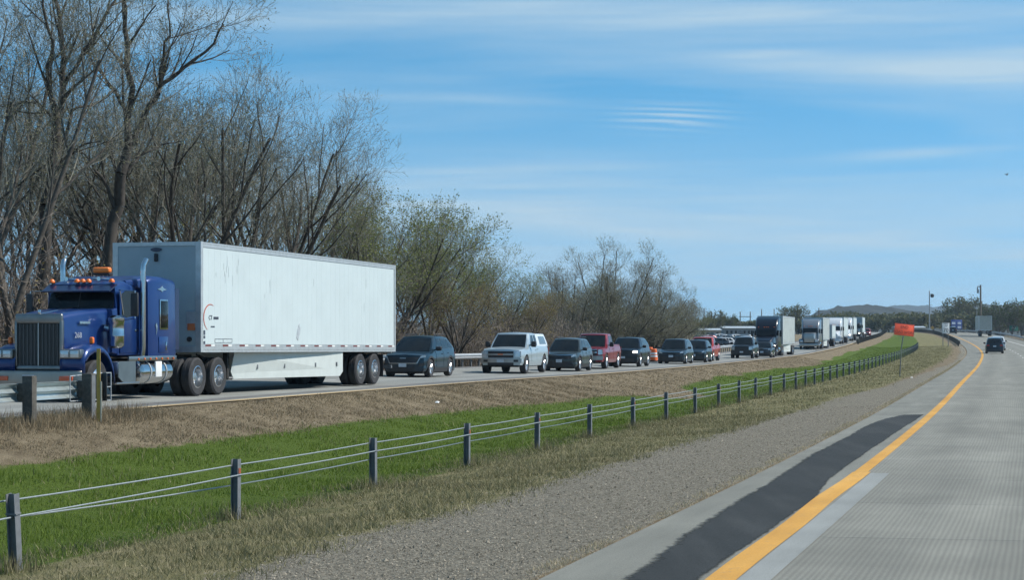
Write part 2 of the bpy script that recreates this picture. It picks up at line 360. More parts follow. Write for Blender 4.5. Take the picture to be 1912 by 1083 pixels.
def greenness(X, Y):        # where the ditch is green, 0..1
    u = (X - XL(Y)) * KC; v = (XR(Y) - X) * KC
    top = np.interp(Y, [20, 40, 50, 62, 74, 80, 85, 89, 93, 99, 118, 150, 178, 190, 240, 300], [2.9, 3.0, 2.6, 3.0, 3.0, 3.4, 5.3, 5.4, 3.6, 3.0, 2.8, 2.6, 4.0, 3.2, 2.4, 3])
    g = np.clip((u - top + lownoise(X, Y, 0.35, 3) * 0.5) / 0.9 + 0.5, 0, 1)
    return g * np.clip((v - 8.1) / 0.8 + 0.5, 0, 1)
def oliveness(X, Y):
    v = (XR(Y) - X) * KC
    return np.clip((v - 3.0) / 1.0, 0, 1) * np.clip((9.5 - v) / 1.5, 0, 1)
def gravelness(X, Y):
    v = (XR(Y) - X) * KC; edge = 5.0 + lownoise(X, Y, 0.5, 9) * 0.3 - np.interp(Y, [40, 70, 100, 160], [0, .8, 1.8, 2.6]) - np.clip((24 - Y) / 10, 0, 1) * 0.1
    return np.clip((edge - v) / 1.2 + 0.5, 0, 1) * np.clip((v - 1.63) / 0.3, 0, 1)
ys = np.concatenate([np.arange(-60, 8, 8), np.arange(8, 110, 0.5), np.arange(110, 320, 2), np.arange(320, 700, 10), np.geomspace(700, 6400, 20)])
cl = -np.concatenate([np.geomspace(5200, 60, 14), [45, 36, 30, 25, 21, 17.5, 15, 13, 11.5, 10.6, LW + .55, LW + .3, LW + .1]]) / KC
cm = np.linspace(0, 1, 64); crr = np.concatenate([[RWD + .1, RWD + .3, RWD + .6, 11.8, 13, 15, 18, 22, 30, 45], np.geomspace(60, 5200, 14)]) / KC
rows = []
for Y in ys:
    yc = min(Y, 900.0); xl, xr = float(XL(yc)), float(XR(yc))
    rows.append(np.concatenate([xl + cl, [xl - LW / KC - .02, xl - LW / KC + .1, xl - .1], xl + .02 + (xr - 1.67 / KC - xl - .02) * cm, [xr - 1.53 / KC, xr + RWD / KC - .1], xr + crr]))
GX = np.array(rows); GY = np.repeat(ys[:, None], GX.shape[1], 1); GZ = ground(GX, np.minimum(GY, 900))
GZ = np.where(GY > 900, np.minimum(GZ, 3.4), GZ)
md = (np.abs((GX - XL(GY))) < 60) & (GY < 320)
GZ = GZ + np.where(md, lownoise(GX, GY, 1.1, 5) * 0.014 + lownoise(GX, GY, 3.1, 6) * 0.004, 0)
nr, nc = GX.shape
idx = np.arange(nr * nc).reshape(nr, nc); F = np.stack([idx[:-1, :-1], idx[:-1, 1:], idx[1:, 1:], idx[1:, :-1]], -1).reshape(-1, 4)
X_, Y_ = GX.ravel(), GY.ravel()
M_ground = ground_material()
gm = np_mesh('ground', np.stack([X_, Y_, GZ.ravel()], 1), F, M_ground, attrs={'green': greenness(X_, Y_), 'olive': oliveness(X_, Y_), 'gravel': gravelness(X_, Y_)}, smooth=True)
tag(inst('ground', gm), kind='structure')

# ------------------------------------------------------------------ pavements
def strip(fnx, fnz, o0, o1, Ys, n=3, dz=0.0, cross=0.02, side=1):
    """a ribbon between lateral offsets o0..o1 (metres, + to the right when side=1) along a carriageway line"""
    V = []; UV = []
    for Y in Ys:
        x = float(fnx(Y)); z = float(fnz(Y))
        for k in range(n):
            o = o0 + (o1 - o0) * k / (n - 1); V.append((x + o / KC, Y, z + dz + (-cross if side > 0 else cross) * abs(o))); UV.append((o, Y / KC))
    V = np.array(V); ix = np.arange(len(V)).reshape(len(Ys), n)
    return V, np.stack([ix[:-1, :-1], ix[:-1, 1:], ix[1:, 1:], ix[1:, :-1]], -1).reshape(-1, 4), np.array(UV)
def pave_mat(name, c1, c2, c3, tine=0.0, rough=0.85, speck=0.12, groove=11.0, chip=0.0):
    m = bpy.data.materials.new(name); m.use_nodes = True; t = m.node_tree; b = t.nodes['Principled BSDF']; Lk = t.links.new
    b.inputs['Roughness'].default_value = rough; b.inputs['Specular IOR Level'].default_value = 0.3
    uv = N(t, 'ShaderNodeUVMap'); tc = N(t, 'ShaderNodeTexCoord')
    mp = N(t, 'ShaderNodeMapping'); mp.inputs['Scale'].default_value = (1.2, 0.09, 1); Lk(uv.outputs[0], mp.inputs[0])
    n = N(t, 'ShaderNodeTexNoise'); n.inputs['Scale'].default_value = 1.4; n.inputs['Detail'].default_value = 8; n.inputs['Roughness'].default_value = 0.62; Lk(mp.outputs[0], n.inputs['Vector'])
    r = N(t, 'ShaderNodeValToRGB'); e = r.color_ramp.elements; e[0].position = 0.28; e[0].color = (*c1, 1); e[1].position = 0.72; e[1].color = (*c3, 1); e.new(0.5).color = (*c2, 1); Lk(n.outputs['Fac'], r.inputs[0])
    n2 = N(t, 'ShaderNodeTexNoise'); n2.inputs['Scale'].default_value = 60; n2.inputs['Detail'].default_value = 3; n2.inputs['Roughness'].default_value = 0.8; Lk(tc.outputs['Object'], n2.inputs['Vector'])
    mr = N(t, 'ShaderNodeMapRange'); mr.inputs['From Min'].default_value = 0.3; mr.inputs['From Max'].default_value = 0.7; mr.inputs['To Min'].default_value = 1 - speck * 2; mr.inputs['To Max'].default_value = 1 + speck * 2; Lk(n2.outputs['Fac'], mr.inputs[0])
    mu = N(t, 'ShaderNodeMixRGB', blend_type='MULTIPLY'); mu.inputs[0].default_value = 1; Lk(r.outputs[0], mu.inputs[1]); Lk(mr.outputs[0], mu.inputs[2])
    # broad stains
    n4 = N(t, 'ShaderNodeTexNoise'); n4.inputs['Scale'].default_value = 0.5; n4.inputs['Detail'].default_value = 6; Lk(tc.outputs['Object'], n4.inputs['Vector'])
    m4 = N(t, 'ShaderNodeMapRange'); m4.inputs['From Min'].default_value = 0.3; m4.inputs['From Max'].default_value = 0.7; m4.inputs['To Min'].default_value = 0.86; m4.inputs['To Max'].default_value = 1.12; Lk(n4.outputs['Fac'], m4.inputs[0])
    mu2 = N(t, 'ShaderNodeMixRGB', blend_type='MULTIPLY'); mu2.inputs[0].default_value = 1; Lk(mu.outputs[0], mu2.inputs[1]); Lk(m4.outputs[0], mu2.inputs[2])
    last = mu2.outputs[0]; h = n2.outputs['Fac']
    if tine:
        mw = N(t, 'ShaderNodeMapping'); mw.inputs['Scale'].default_value = (1, 0.05, 1); Lk(uv.outputs[0], mw.inputs[0])
        wv = N(t, 'ShaderNodeTexWave'); wv.inputs['Scale'].default_value = 5.2; wv.inputs['Distortion'].default_value = 3.4; wv.inputs['Detail'].default_value = 2; wv.inputs['Detail Scale'].default_value = 0.8; wv.bands_direction = 'X'; Lk(mw.outputs[0], wv.inputs['Vector'])
        mr2 = N(t, 'ShaderNodeMapRange'); mr2.inputs['To Min'].default_value = 1 - tine; mr2.inputs['To Max'].default_value = 1 + tine; Lk(wv.outputs['Fac'], mr2.inputs[0])
        mu3 = N(t, 'ShaderNodeMixRGB', blend_type='MULTIPLY'); mu3.inputs[0].default_value = 1; Lk(last, mu3.inputs[1]); Lk(mr2.outputs[0], mu3.inputs[2]); last = mu3.outputs[0]
        su = N(t, 'ShaderNodeSeparateXYZ'); Lk(uv.outputs[0], su.inputs[0])      # tyre-polished wheel paths
        f1 = N(t, 'ShaderNodeMath', operation='MULTIPLY_ADD'); f1.inputs[1].default_value = 3.4; f1.inputs[2].default_value = -1.6; Lk(su.outputs[0], f1.inputs[0])
        f2 = N(t, 'ShaderNodeMath', operation='SINE'); Lk(f1.outputs[0], f2.inputs[0]); f3 = N(t, 'ShaderNodeMapRange'); f3.inputs['From Min'].default_value = -1; f3.inputs['To Min'].default_value = 1.05; f3.inputs['To Max'].default_value = 0.93; Lk(f2.outputs[0], f3.inputs[0])
        mu4 = N(t, 'ShaderNodeMixRGB', blend_type='MULTIPLY'); mu4.inputs[0].default_value = 1; Lk(last, mu4.inputs[1]); Lk(f3.outputs[0], mu4.inputs[2]); last = mu4.outputs[0]
        oi = N(t, 'ShaderNodeObjectInfo'); fo = N(t, 'ShaderNodeMapRange'); fo.inputs['To Min'].default_value = .94; fo.inputs['To Max'].default_value = 1.06; Lk(oi.outputs['Random'], fo.inputs[0])      # slabs were poured at different times
        mu5 = N(t, 'ShaderNodeMixRGB', blend_type='MULTIPLY'); mu5.inputs[0].default_value = 1; Lk(last, mu5.inputs[1]); Lk(fo.outputs[0], mu5.inputs[2]); last = mu5.outputs[0]
    if chip:        # worn-through spots show the pavement
        nc = N(t, 'ShaderNodeTexNoise'); nc.inputs['Scale'].default_value = 6; nc.inputs['Detail'].default_value = 8; nc.inputs['Roughness'].default_value = .72; Lk(tc.outputs['Object'], nc.inputs['Vector'])
        fc = N(t, 'ShaderNodeMapRange'); fc.inputs['From Min'].default_value = .58; fc.inputs['From Max'].default_value = .68; fc.inputs['To Max'].default_value = chip; Lk(nc.outputs['Fac'], fc.inputs[0])
        mc = N(t, 'ShaderNodeMixRGB'); mc.inputs[2].default_value = (.17, .165, .14, 1); Lk(fc.outputs[0], mc.inputs[0]); Lk(last, mc.inputs[1]); last = mc.outputs[0]
    Lk(last, b.inputs['Base Color'])
    bp = N(t, 'ShaderNodeBump'); bp.inputs['Strength'].default_value = 0.35; bp.inputs['Distance'].default_value = 0.01; Lk(h, bp.inputs['Height']); Lk(bp.outputs[0], b.inputs['Normal'])
    return m
M_conc = pave_mat('tined_concrete', (0.16, 0.159, 0.137), (0.184, 0.182, 0.156), (0.21, 0.208, 0.178), tine=0.11)
M_concL = pave_mat('worn_concrete', (0.19, 0.194, 0.182), (0.225, 0.23, 0.214), (0.26, 0.265, 0.246), tine=0.03)
M_joint = pave_mat('joint_filler', (0.14, 0.135, 0.125), (0.17, 0.165, 0.15), (0.2, 0.19, 0.18))
M_should = pave_mat('old_asphalt_shoulder', (0.145, 0.145, 0.124), (0.175, 0.175, 0.15), (0.207, 0.206, 0.178), speck=0.16)
M_patch = pave_mat('fresh_asphalt', (0.016, 0.018, 0.017), (0.024, 0.026, 0.025), (0.04, 0.042, 0.04), speck=0.38)
M_asph = pave_mat('dark_asphalt', (0.10, 0.10, 0.10), (0.13, 0.128, 0.125), (0.165, 0.16, 0.155), speck=0.15)
M_yel = pave_mat('yellow_road_paint', (0.44, 0.22, 0.042), (0.51, 0.27, 0.055), (0.57, 0.325, 0.09), speck=0.09, chip=.55)
M_wpaint = pave_mat('white_road_paint', (0.5, 0.5, 0.48), (0.62, 0.62, 0.6), (0.72, 0.72, 0.7), speck=0.08, chip=.6)
M_yelw = pave_mat('worn_yellow_road_paint', (0.30, 0.22, 0.12), (0.37, 0.27, 0.145), (0.42, 0.32, 0.18), speck=0.1)
M_pale = pave_mat('pale_ground_concrete', (0.20, 0.21, 0.20), (0.232, 0.243, 0.232), (0.27, 0.283, 0.268), speck=0.1)
YR = np.concatenate([np.arange(-20, 120, 2.0), np.arange(120, 480, 5.0), np.arange(480, 901, 15.0)])
def ribbon(name, fnx, fnz, o0, o1, Ys, mat, n=3, dz=0, cross=0.02, side=1, parent=None):
    V, Fq, UV = strip(fnx, fnz, o0, o1, Ys, n, dz, cross, side); return inst(name, np_mesh(name, V, Fq, mat, UV, smooth=True), parent)
road_r = tag(ribbon('highway', XR, ZR, -0.06, RWD, YR, M_joint, 6, -0.022), kind='structure')
# concrete slabs of the near carriageway: real joints as far as they can be told apart
def slab(o0, o1, Y0, Y1, parent):
    Ys = np.linspace(Y0 + 0.006, Y1 - 0.006, 3); V, Fq, UV = strip(XR, ZR, o0 + 0.006, o1 - 0.006, Ys, 3)
    lip = []
    ix = np.arange(9).reshape(3, 3); ring = list(ix[0]) + list(ix[1:, 2]) + [ix[2, 1], ix[2, 0], ix[1, 0]]
    nb = len(V); low = V[ring].copy(); low[:, 2] -= 0.02; V2 = np.vstack([V, low]); UV2 = np.vstack([UV, UV[ring]]); k = len(ring)
    sk = np.array([[ring[i], nb + i, nb + (i + 1) % k, ring[(i + 1) % k]] for i in range(k)])
    return inst('concrete_slab', np_mesh('concrete_slab', V2, np.vstack([Fq, sk]), M_conc, UV2), parent)
LANES = [(-0.05, 3.75), (3.75, 7.45), (7.45, RWD)]
Yc = 8.0
while Yc < 120:
    for a, b in LANES: slab(a, b, Yc, Yc + 4.4, road_r)
    Yc += 4.4
Yfar = np.concatenate([np.arange(Yc, 480, 5.0), np.arange(480, 901, 15.0)])
o = ribbon('pavement_ahead', XR, ZR, -0.05, RWD, Yfar, M_conc, 6, 0.0, parent=road_r)
o = ribbon('pavement_behind', XR, ZR, -0.05, RWD, np.arange(-20, 8.1, 2), M_conc, 6, 0.0, parent=road_r)
tag(ribbon('shoulder', XR, lambda Y: ZR(Y) - 0.004, -1.68, -0.055, YR, M_should, 4), kind='structure')
# markings (ribbon offsets are metres from the yellow line's right edge)
def wob(Y): return 0.02 * np.sin(Y * 0.9) + 0.03 * np.sin(Y * 0.37 + 1)
def yrib(name, lo, hi, Ys, mat, dz, wfn=None, parent=None):
    V, UV = [], []
    for Y in Ys:
        for k in range(2):
            o_ = (lo(Y), hi(Y))[k]; V.append((float(XR(Y)) + o_ / KC, Y, float(ZR(Y)) + dz - 0.02 * abs(o_))); UV.append((o_, Y))
    ix = np.arange(len(V)).reshape(-1, 2); Fq = np.stack([ix[:-1, 0], ix[:-1, 1], ix[1:, 1], ix[1:, 0]], -1)
    return inst(name, np_mesh(name, np.array(V), Fq, mat, np.array(UV)), parent)
Ya = np.concatenate([np.arange(8, 31.2, 0.4), [31.2]]); Yb = np.concatenate([np.arange(31.2, 130, 1.0), np.arange(130, 480, 4), np.arange(480, 901, 15)])
yl = yrib('yellow_edge_line', lambda Y: -0.17 + wob(Y) * .7, lambda Y: 0.11 + wob(Y) * 0.5, Ya, M_yel, 0.007)
tag(yl, kind='structure')
o = yrib('yellow_edge_line', lambda Y: -0.15, lambda Y: 0.07, Yb, M_yel, 0.007); tag(o, kind='structure')
o = yrib('ground_strip', lambda Y: 0.13, lambda Y: 0.42, np.append(np.arange(8, 31.0, 0.8), 31.0), M_pale, 0.004, parent=road_r)
# fresh asphalt patch on the shoulder
def jag(Y, s_): return 0.035 * math.sin(Y * 0.47 + s_) + 0.022 * math.sin(Y * 1.31 + 2.1 * s_) + 0.016 * math.sin(Y * 3.7 + s_) + 0.012 * math.sin(Y * 7.9 + 3 * s_) + 0.012 * math.sin(Y * 13.3 + s_)
def plo(Y): return -.17 + .5 * jag(Y, .7) - np.interp(Y, [8, 17.7, 25, 37, 48, 52, 54.6], [.45, .66, .95, 1.13, 1.08, .9, .55])
def phi(Y): return -.19 + .3 * jag(Y, 2.4) - np.interp(Y, [8, 26, 30, 37, 48, 54], [0, 0, .18, .22, .12, .05])
def patch_sheet():
    V, UV = [], []; Ys = np.arange(8, 54.6, 0.2); fr = [0, .08, .2, .5, .8, .92, 1]
    for Y in Ys:
        a_, b_ = plo(Y) - .17, phi(Y) + .04; e_ = min(1, (54.6 - Y) / .6)
        for f_ in fr:
            o_ = a_ + (b_ - a_) * f_; V.append((float(XR(Y)) + o_ / KC, Y, float(ZR(Y)) + 0.003 - 0.02 * abs(o_))); UV.append((min(f_ * (b_ - a_) / .25, (1 - f_) * (b_ - a_) / .12, e_), 0))
    n_ = len(fr); ix = np.arange(len(V)).reshape(-1, n_); Fq = np.stack([ix[:-1, :-1], ix[:-1, 1:], ix[1:, 1:], ix[1:, :-1]], -1).reshape(-1, 4)
    UV2 = np.array([(v[0], v[1]) for v in V]); me = np_mesh('asphalt_patch', np.array(V), Fq, M_patch, UV2, attrs={'cover': np.array([u[0] for u in UV])}, smooth=True); return inst('asphalt_patch', me)
# the patch feathers out in crumbs along its edges
t_ = M_patch.node_tree; bs_ = t_.nodes['Principled BSDF']; om_ = t_.nodes['Material Output']; at_ = N(t_, 'ShaderNodeAttribute'); at_.attribute_name = 'cover'; tc_ = N(t_, 'ShaderNodeTexCoord')
nz_ = N(t_, 'ShaderNodeTexNoise'); nz_.inputs['Scale'].default_value = 7.0; nz_.inputs['Detail'].default_value = 7; nz_.inputs['Roughness'].default_value = .7; mg_ = N(t_, 'ShaderNodeMapping'); mg_.inputs['Scale'].default_value = (1, .7, 1); t_.links.new(tc_.outputs['Object'], mg_.inputs[0]); t_.links.new(mg_.outputs[0], nz_.inputs['Vector'])
s1_ = N(t_, 'ShaderNodeMath', operation='SUBTRACT'); t_.links.new(at_.outputs['Fac'], s1_.inputs[0]); t_.links.new(nz_.outputs['Fac'], s1_.inputs[1]); mr_ = N(t_, 'ShaderNodeMapRange'); mr_.inputs['From Min'].default_value = -.16; mr_.inputs['From Max'].default_value = .2; t_.links.new(s1_.outputs[0], mr_.inputs[0])
tp_ = N(t_, 'ShaderNodeBsdfTransparent'); mx_ = N(t_, 'ShaderNodeMixShader'); t_.links.new(mr_.outputs[0], mx_.inputs[0]); t_.links.new(tp_.outputs[0], mx_.inputs[1]); t_.links.new(bs_.outputs[0], mx_.inputs[2]); t_.links.new(mx_.outputs[0], om_.inputs[0])
tag(patch_sheet(), kind='structure')
for k in range(26):       # lane dashes: painted, countable parts of the road
    y0 = 14 + k * 12.2
    yrib('lane_dash', lambda Y: 3.69, lambda Y: 3.81, np.linspace(y0, y0 + 3.0, 4), M_wpaint, 0.005, parent=road_r)
yrib('white_edge_line', lambda Y: 7.3, lambda Y: 7.45, np.concatenate([np.arange(8, 480, 4), np.arange(480, 901, 15)]), M_wpaint, 0.005, parent=road_r)
# far carriageway
road_l = tag(ribbon('opposite_highway', XL, ZL, -LW, 0.0, YR, M_concL, 6, 0, 0.02, -1), kind='structure')
def lrib(name, a, b, Ys, mat, dz, parent):
    V, Fq, UV = strip(XL, ZL, a, b, Ys, 3, dz, 0.02, -1); return inst(name, np_mesh(name, V, Fq, mat, UV, smooth=True), parent)
lrib('asphalt_shoulder', -1.05, -0.55, YR, M_asph, 0.004, road_l)
lrib('asphalt_shoulder', -LW, -8.5, YR, M_asph, 0.004, road_l)
lrib('yellow_edge_line', -0.30, 0.0, YR, M_yelw, 0.004, road_l)
lrib('white_edge_line', -8.45, -8.3, YR, M_wpaint, 0.004, road_l)
for k in range(30):
    y0 = 30 + k * 12.2; lrib('lane_dash', -4.75, -4.63, np.linspace(y0, y0 + 3, 4), M_wpaint, 0.004, road_l)

# ------------------------------------------------------------------ vehicles: shared parts
def ang_left(Y): return head(XL, Y)
def lerp(a, b, t): return a + (b - a) * t
def itp(x, pts): return float(np.interp(x, [p[0] for p in pts], [p[1] for p in pts]))
WHEEL = {}
def car_wheel(parent, x, y, r, wd, style='alloy', name='wheel'):
    key = (round(r, 3), round(wd, 3), style)
    if key not in WHEEL:
        h = wd / 2; rr = r * 0.66
        t = MB().lathe([(rr, -h * .9), (r * .93, -h), (r, -h * .72), (r, h * .72), (r * .93, h), (rr * 1.02, h * .92), (rr * .98, h * .6)], n=24)
        m = MB(); m.lathe([(rr * .99, h * .8), (rr * .93, h * .86), (rr * .86, h * .55), (rr * .8, -h * .2), (0.02, -h * .2)], n=24)
        ns = 5 if style == 'alloy' else 10
        for k in range(ns):
            a = 2 * math.pi * k / ns
            for d in ((-.13, .13) if style == 'alloy' else (0,)):
                c, s_ = math.cos(a + d), math.sin(a + d); p0 = Vector((c * rr * .1, h * .62, s_ * rr * .1)); p1 = Vector((math.cos(a + d * 1.6) * rr * .93, h * .72, math.sin(a + d * 1.6) * rr * .93))
                m.tube([p0, p1], [rr * .11, rr * .075], 4)
        m.lathe([(rr * .26, h * .5), (rr * .24, h * .82), (0.005, h * .86)], n=12)
        tm = t.mesh('tyre'); tm.materials.append(M_tyre); rm = m.mesh('rim'); rm.materials.append(M_rim); WHEEL[key] = (tm, rm)
    tm, rm = WHEEL[key]; s = 1 if y > 0 else -1
    wo = inst(name, tm, parent, (x, y, r), (0, 0, 0 if s > 0 else math.pi)); inst('rim', rm, wo); return wo

def make_car(name, S, loc, rz, label, cat, lit=False, group=None, rear_lit=False):
    root = empty(name, loc, rz); tag(root, label, cat, group)
    P = S['paint']; Ln, Wd, H, wb, r = S['L'], S['W'], S['H'], S['wb'], S['r']
    xF = Ln / 2; xR_ = -Ln / 2; xa = xF - S['fo']; xb = xa - wb; clr = S.get('clr', 0.22); ra = r + S.get('gap', 0.06)
    bf, br = S.get('bf', 0.22), S.get('br', 0.14)
    top = S['top']
    def ztop(x): return itp(x, top)
    def yw(x):
        f = max(0, (x - (xF - bf - 0.75)) / 0.75); b = max(0, ((xR_ + br + 0.55) - x) / 0.55)
        return Wd / 2 * (1 - 0.11 * f * f - 0.07 * b * b)
    def sec(q): return 1 - 0.055 * max(0, (0.3 - q) / 0.3) ** 2 - 0.075 * max(0, (q - 0.62) / 0.38) ** 2 - S.get('waist', 0.0) * math.exp(-((q - .42) / .12) ** 2)
    def Sd(x, z, s=1): return (x, s * yw(x) * sec((z - clr) / max(0.05, ztop(x) - clr)), z)
    def zbot(x):
        z = clr
        for c in (xa, xb):
            d = abs(x - c)
            if d < ra: z = max(z, r + math.sqrt(max(0, ra * ra - d * d)) - 0.0)
        if x > xF - bf - 0.25: z = max(z, clr + 0.04)
        return min(z, ztop(x) - 0.06)
    xs = set(np.linspace(xR_ + br, xF - bf, 26))
    for c in (xa, xb):
        for k in range(13): xs.add(c - ra * math.cos(math.pi * k / 12) * 0.9999)
    for p in top: xs.add(min(max(p[0], xR_ + br), xF - bf))
    xs = sorted(x for x in xs if xR_ + br - 1e-6 <= x <= xF - bf + 1e-6)
    nrw = 9
    def ring(x):
        zb, zt = zbot(x), ztop(x); side = [Sd(x, zb + (zt - zb) * (k / nrw)) for k in range(nrw + 1)]
        ye = side[-1][1]; cr_ = S.get('crown', 0.035); tops = [(x, ye * (1 - k / 5), zt + cr_ * (1 - (1 - k / 5) ** 2)) for k in range(1, 6)]
        half = side + tops
        return half + [(a, -b, c) for a, b, c in reversed(half[:-1])]
    m = MB(); m.grid([ring(x) for x in xs])
    # nose and tail caps follow the end rings, bulged outwards
    def cap(x, sgn, b0, rake):
        rg = ring(x)[:nrw + 1]; zt = rg[-1][2]; rows = []; cr_ = S.get('crown', .035)
        for i, (px, py, pz) in enumerate(rg):
            q = (pz - rg[0][2]) / (zt - rg[0][2]); row = []
            for k in range(13):
                f = 1 - 2 * k / 12; b = b0 * rake(q) * (1 - abs(f) ** 2.6); zz = pz + (cr_ * (1 - f * f) if i == nrw else 0)
                row.append((x + sgn * b, py * f, zz))
            rows.append(row)
        # closing strip between cap top edge and hood end
        row = [(x, rg[-1][1] * (1 - 2 * k / 12), zt + cr_ * (1 - (1 - 2 * k / 12) ** 2)) for k in range(13)]; rows.append(row)
        m.grid(rows)
    rakeF = S.get('rakeF', lambda q: 1 - 0.35 * max(0, q - .55) / .45 if q > .55 else (0.9 + 0.1 * q / .55))
    rakeB = S.get('rakeB', lambda q: 1 - 0.3 * q)
    xn, xt = xs[-1], xs[0]
    cap(xn, 1, bf, rakeF); cap(xt, -1, br, rakeB)
    body = m.build('body', P, root, 40, 0.002)
    def Fr(y, z):    # point on the nose
        z0, z1 = zbot(xn), ztop(xn); q = min(1, max(0, (z - z0) / (z1 - z0))); ym = Sd(xn, z)[1]; f = max(-1, min(1, y / ym))
        return (xn + bf * rakeF(q) * (1 - abs(f) ** 2.6), y, z)
    def Bk(y, z):
        z0, z1 = zbot(xt), ztop(xt); q = min(1, max(0, (z - z0) / (z1 - z0))); ym = Sd(xt, z)[1]; f = max(-1, min(1, y / ym))
        return (xt - br * rakeB(q) * (1 - abs(f) ** 2.6), y, z)
    def quad(fn, c, u, v):
        a = [lerp(c[0][i], c[1][i], u) for i in (0, 1)]; b = [lerp(c[3][i], c[2][i], u) for i in (0, 1)]
        return fn(lerp(a[0], b[0], v), lerp(a[1], b[1], v))
    def fpan(nm, mat, c, off=0.008, depth=0.03, parent=None, nu=8, nv=3, both=False):
        o_ = MB().panel(lambda u, v: quad(Fr, c, u, v), (1, 0, 0), off, depth, nu, nv).build(nm, mat, parent or root, 40)
        if both:
            c2 = [(-a, b) for a, b in c]; MB().panel(lambda u, v: quad(Fr, c2, u, v), (1, 0, 0), off, depth, nu, nv).build(nm, mat, parent or root, 40)
        return o_
    def bpan(nm, mat, c, off=0.008, both=False, nu=6, nv=3):
        MB().panel(lambda u, v: quad(Bk, c, u, v), (-1, 0, 0), off, 0.03, nu, nv).build(nm, mat, root, 40)
        if both:
            c2 = [(-a, b) for a, b in c]; MB().panel(lambda u, v: quad(Bk, c2, u, v), (-1, 0, 0), off, 0.03, nu, nv).build(nm, mat, root, 40)
    # underbody
    MB().box((0, 0, clr + .12), (Ln - bf - br - .1, Wd * .78, .34)).box((xa, 0, .62), (1.0, Wd * .62, .5)).box((xb, 0, .62), (1.0, Wd * .62, .5)).build('underbody', M_chassis, root, 0)
    # cabins (greenhouses)
    for gi, G in enumerate(S['cabins']):
        x0, x1, x2, x3 = G['x']        # rear base, rear roof, front roof, front base
        hz = G.get('H', H); ybs = G.get('yb', 0.90) * Wd / 2; yts = G.get('yt', 0.74) * Wd / 2; wb_ = G.get('bulge', 0.16); rbg = G.get('rbulge', 0.08)
        zb_ = G.get('zb')
        def belt(x): return (zb_ if zb_ else ztop(x)) - 0.012
        def ends(t): return lerp(x0, x1, t ** G.get('pr', 1.0)), lerp(x3, x2, t ** G.get('pf', 1.0))
        def hw(t): return lerp(ybs, yts, t ** 1.5)
        def GS(x, t, s=1):
            a, b = ends(t); u = min(1, max(0, (x - a) / (b - a))); zr = hz - G.get('arc', 0.05) * (2 * u - 1) ** 2 - G.get('drop', 0.0) * (1 - u) ** 2
            return (lerp(a, b, u), s * hw(t) * (1 - 0.06 * max(0, (u - .82) / .18) ** 2 - .05 * max(0, (.12 - u) / .12) ** 2), lerp(belt(lerp(a, b, u)), zr - 0.02, t))
        def GF(f, t):
            p = GS(ends(t)[1], t); return (p[0] + wb_ * (1 - f * f), p[1] * f, p[2] + (0.03 * (1 - f * f) if t > .99 else 0))
        def GB(f, t):
            p = GS(ends(t)[0], t); return (p[0] - rbg * (1 - f * f), p[1] * f, p[2] + (0.03 * (1 - f * f) if t > .99 else 0))
        mg = MB(); nu_ = 20; ts = [0, .15, .3, .45, .6, .75, .88, .95, 1]
        for s in (1, -1): mg.grid([[GS(lerp(*ends(t), k / nu_), t, s) for t in ts] for k in range(nu_ + 1)])
        mg.grid([[(lambda p, f: (p[0] + (wb_ * (1 - f * f) if k == nu_ else 0) - (rbg * (1 - f * f) if k == 0 else 0), p[1] * f, p[2] + 0.035 * (1 - f * f)))(GS(lerp(*ends(1), k / nu_), 1), 1 - 2 * j / 10) for j in range(11)] for k in range(nu_ + 1)])
        mg.grid([[GF(1 - 2 * j / 12, t) for t in ts] for j in range(13)]); mg.grid([[GB(1 - 2 * j / 12, t) for t in ts] for j in range(13)])
        gp = G.get('paint', P); mg.build(G.get('name', 'roof'), gp, root, 40, 0.002)
        if G.get('ws', True):
            t0, t1, fy = G.get('wst', (.04, .93, .92)); MB().panel(lambda u, v: GF(lerp(-fy, fy, u), lerp(t0, t1, v)), (1, 0, .5), 0.006, 0.02, 10, 6).build('windshield', M_glass, root, 40)
        if G.get('rw', True): MB().panel(lambda u, v: GB(lerp(-.84, .84, u), lerp(.12, .86, v)), (-1, 0, .3), 0.006, 0.02, 8, 4).build('rear_window', M_glass, root, 40)
        for (a0, b0, a1, b1, t0, t1) in G['win']:
            for s in (1, -1):
                MB().panel(lambda u, v: GS(lerp(lerp(a0, b0, u), lerp(a1, b1, u), v), lerp(t0, t1, v), s), (0, s, 0), 0.006, 0.02, 6, 4).build('side_window', G.get('glass', M_glass), root, 40)
    # doors with handles
    for (a, b) in S['doors']:
        for s in (1, -1):
            xm = [x for x in np.linspace(a, b, 7)]
            z1 = min(ztop(a), ztop(b)) - 0.03; z0 = clr + 0.13
            d = MB().panel(lambda u, v: Sd(lerp(a, b, u), lerp(max(z0, zbot(lerp(a, b, u)) + .05), z1, v), s), (0, s, 0), 0.007, 0.03, 6, 6).build('door', P, root, 40)
            hx = a + 0.17; hp = Sd(hx, z1 - .1, s); MB().rbox((hx, hp[1] + s * .02, z1 - .1), (.17, .035, .03), .01).build('door_handle', S.get('handle', P), d)
    # cladding / arches / sills
    if S.get('clad'):
        for s in (1, -1):
            for c in (xa, xb):
                def arch(u, v, c=c, s=s):
                    a = math.pi * lerp(0.03, .97, u); rad = lerp(ra - .005, ra + S['clad'], v); x = c + rad * math.cos(a); x = min(max(x, xt), xn); z = max(clr + .02, r + rad * math.sin(a)); return Sd(x, min(z, ztop(x) - .03), s)
                MB().panel(arch, (0, s, 0), 0.012, 0.06, 14, 1).build('wheel_arch_trim', S.get('cladmat', M_black), root, 40)
            MB().panel(lambda u, v: Sd(lerp(xb + ra, xa - ra, u), lerp(clr, clr + .17, v), s), (0, s, 0), 0.013, 0.05, 6, 1).build('sill_trim', S.get('cladmat', M_black), root, 40)
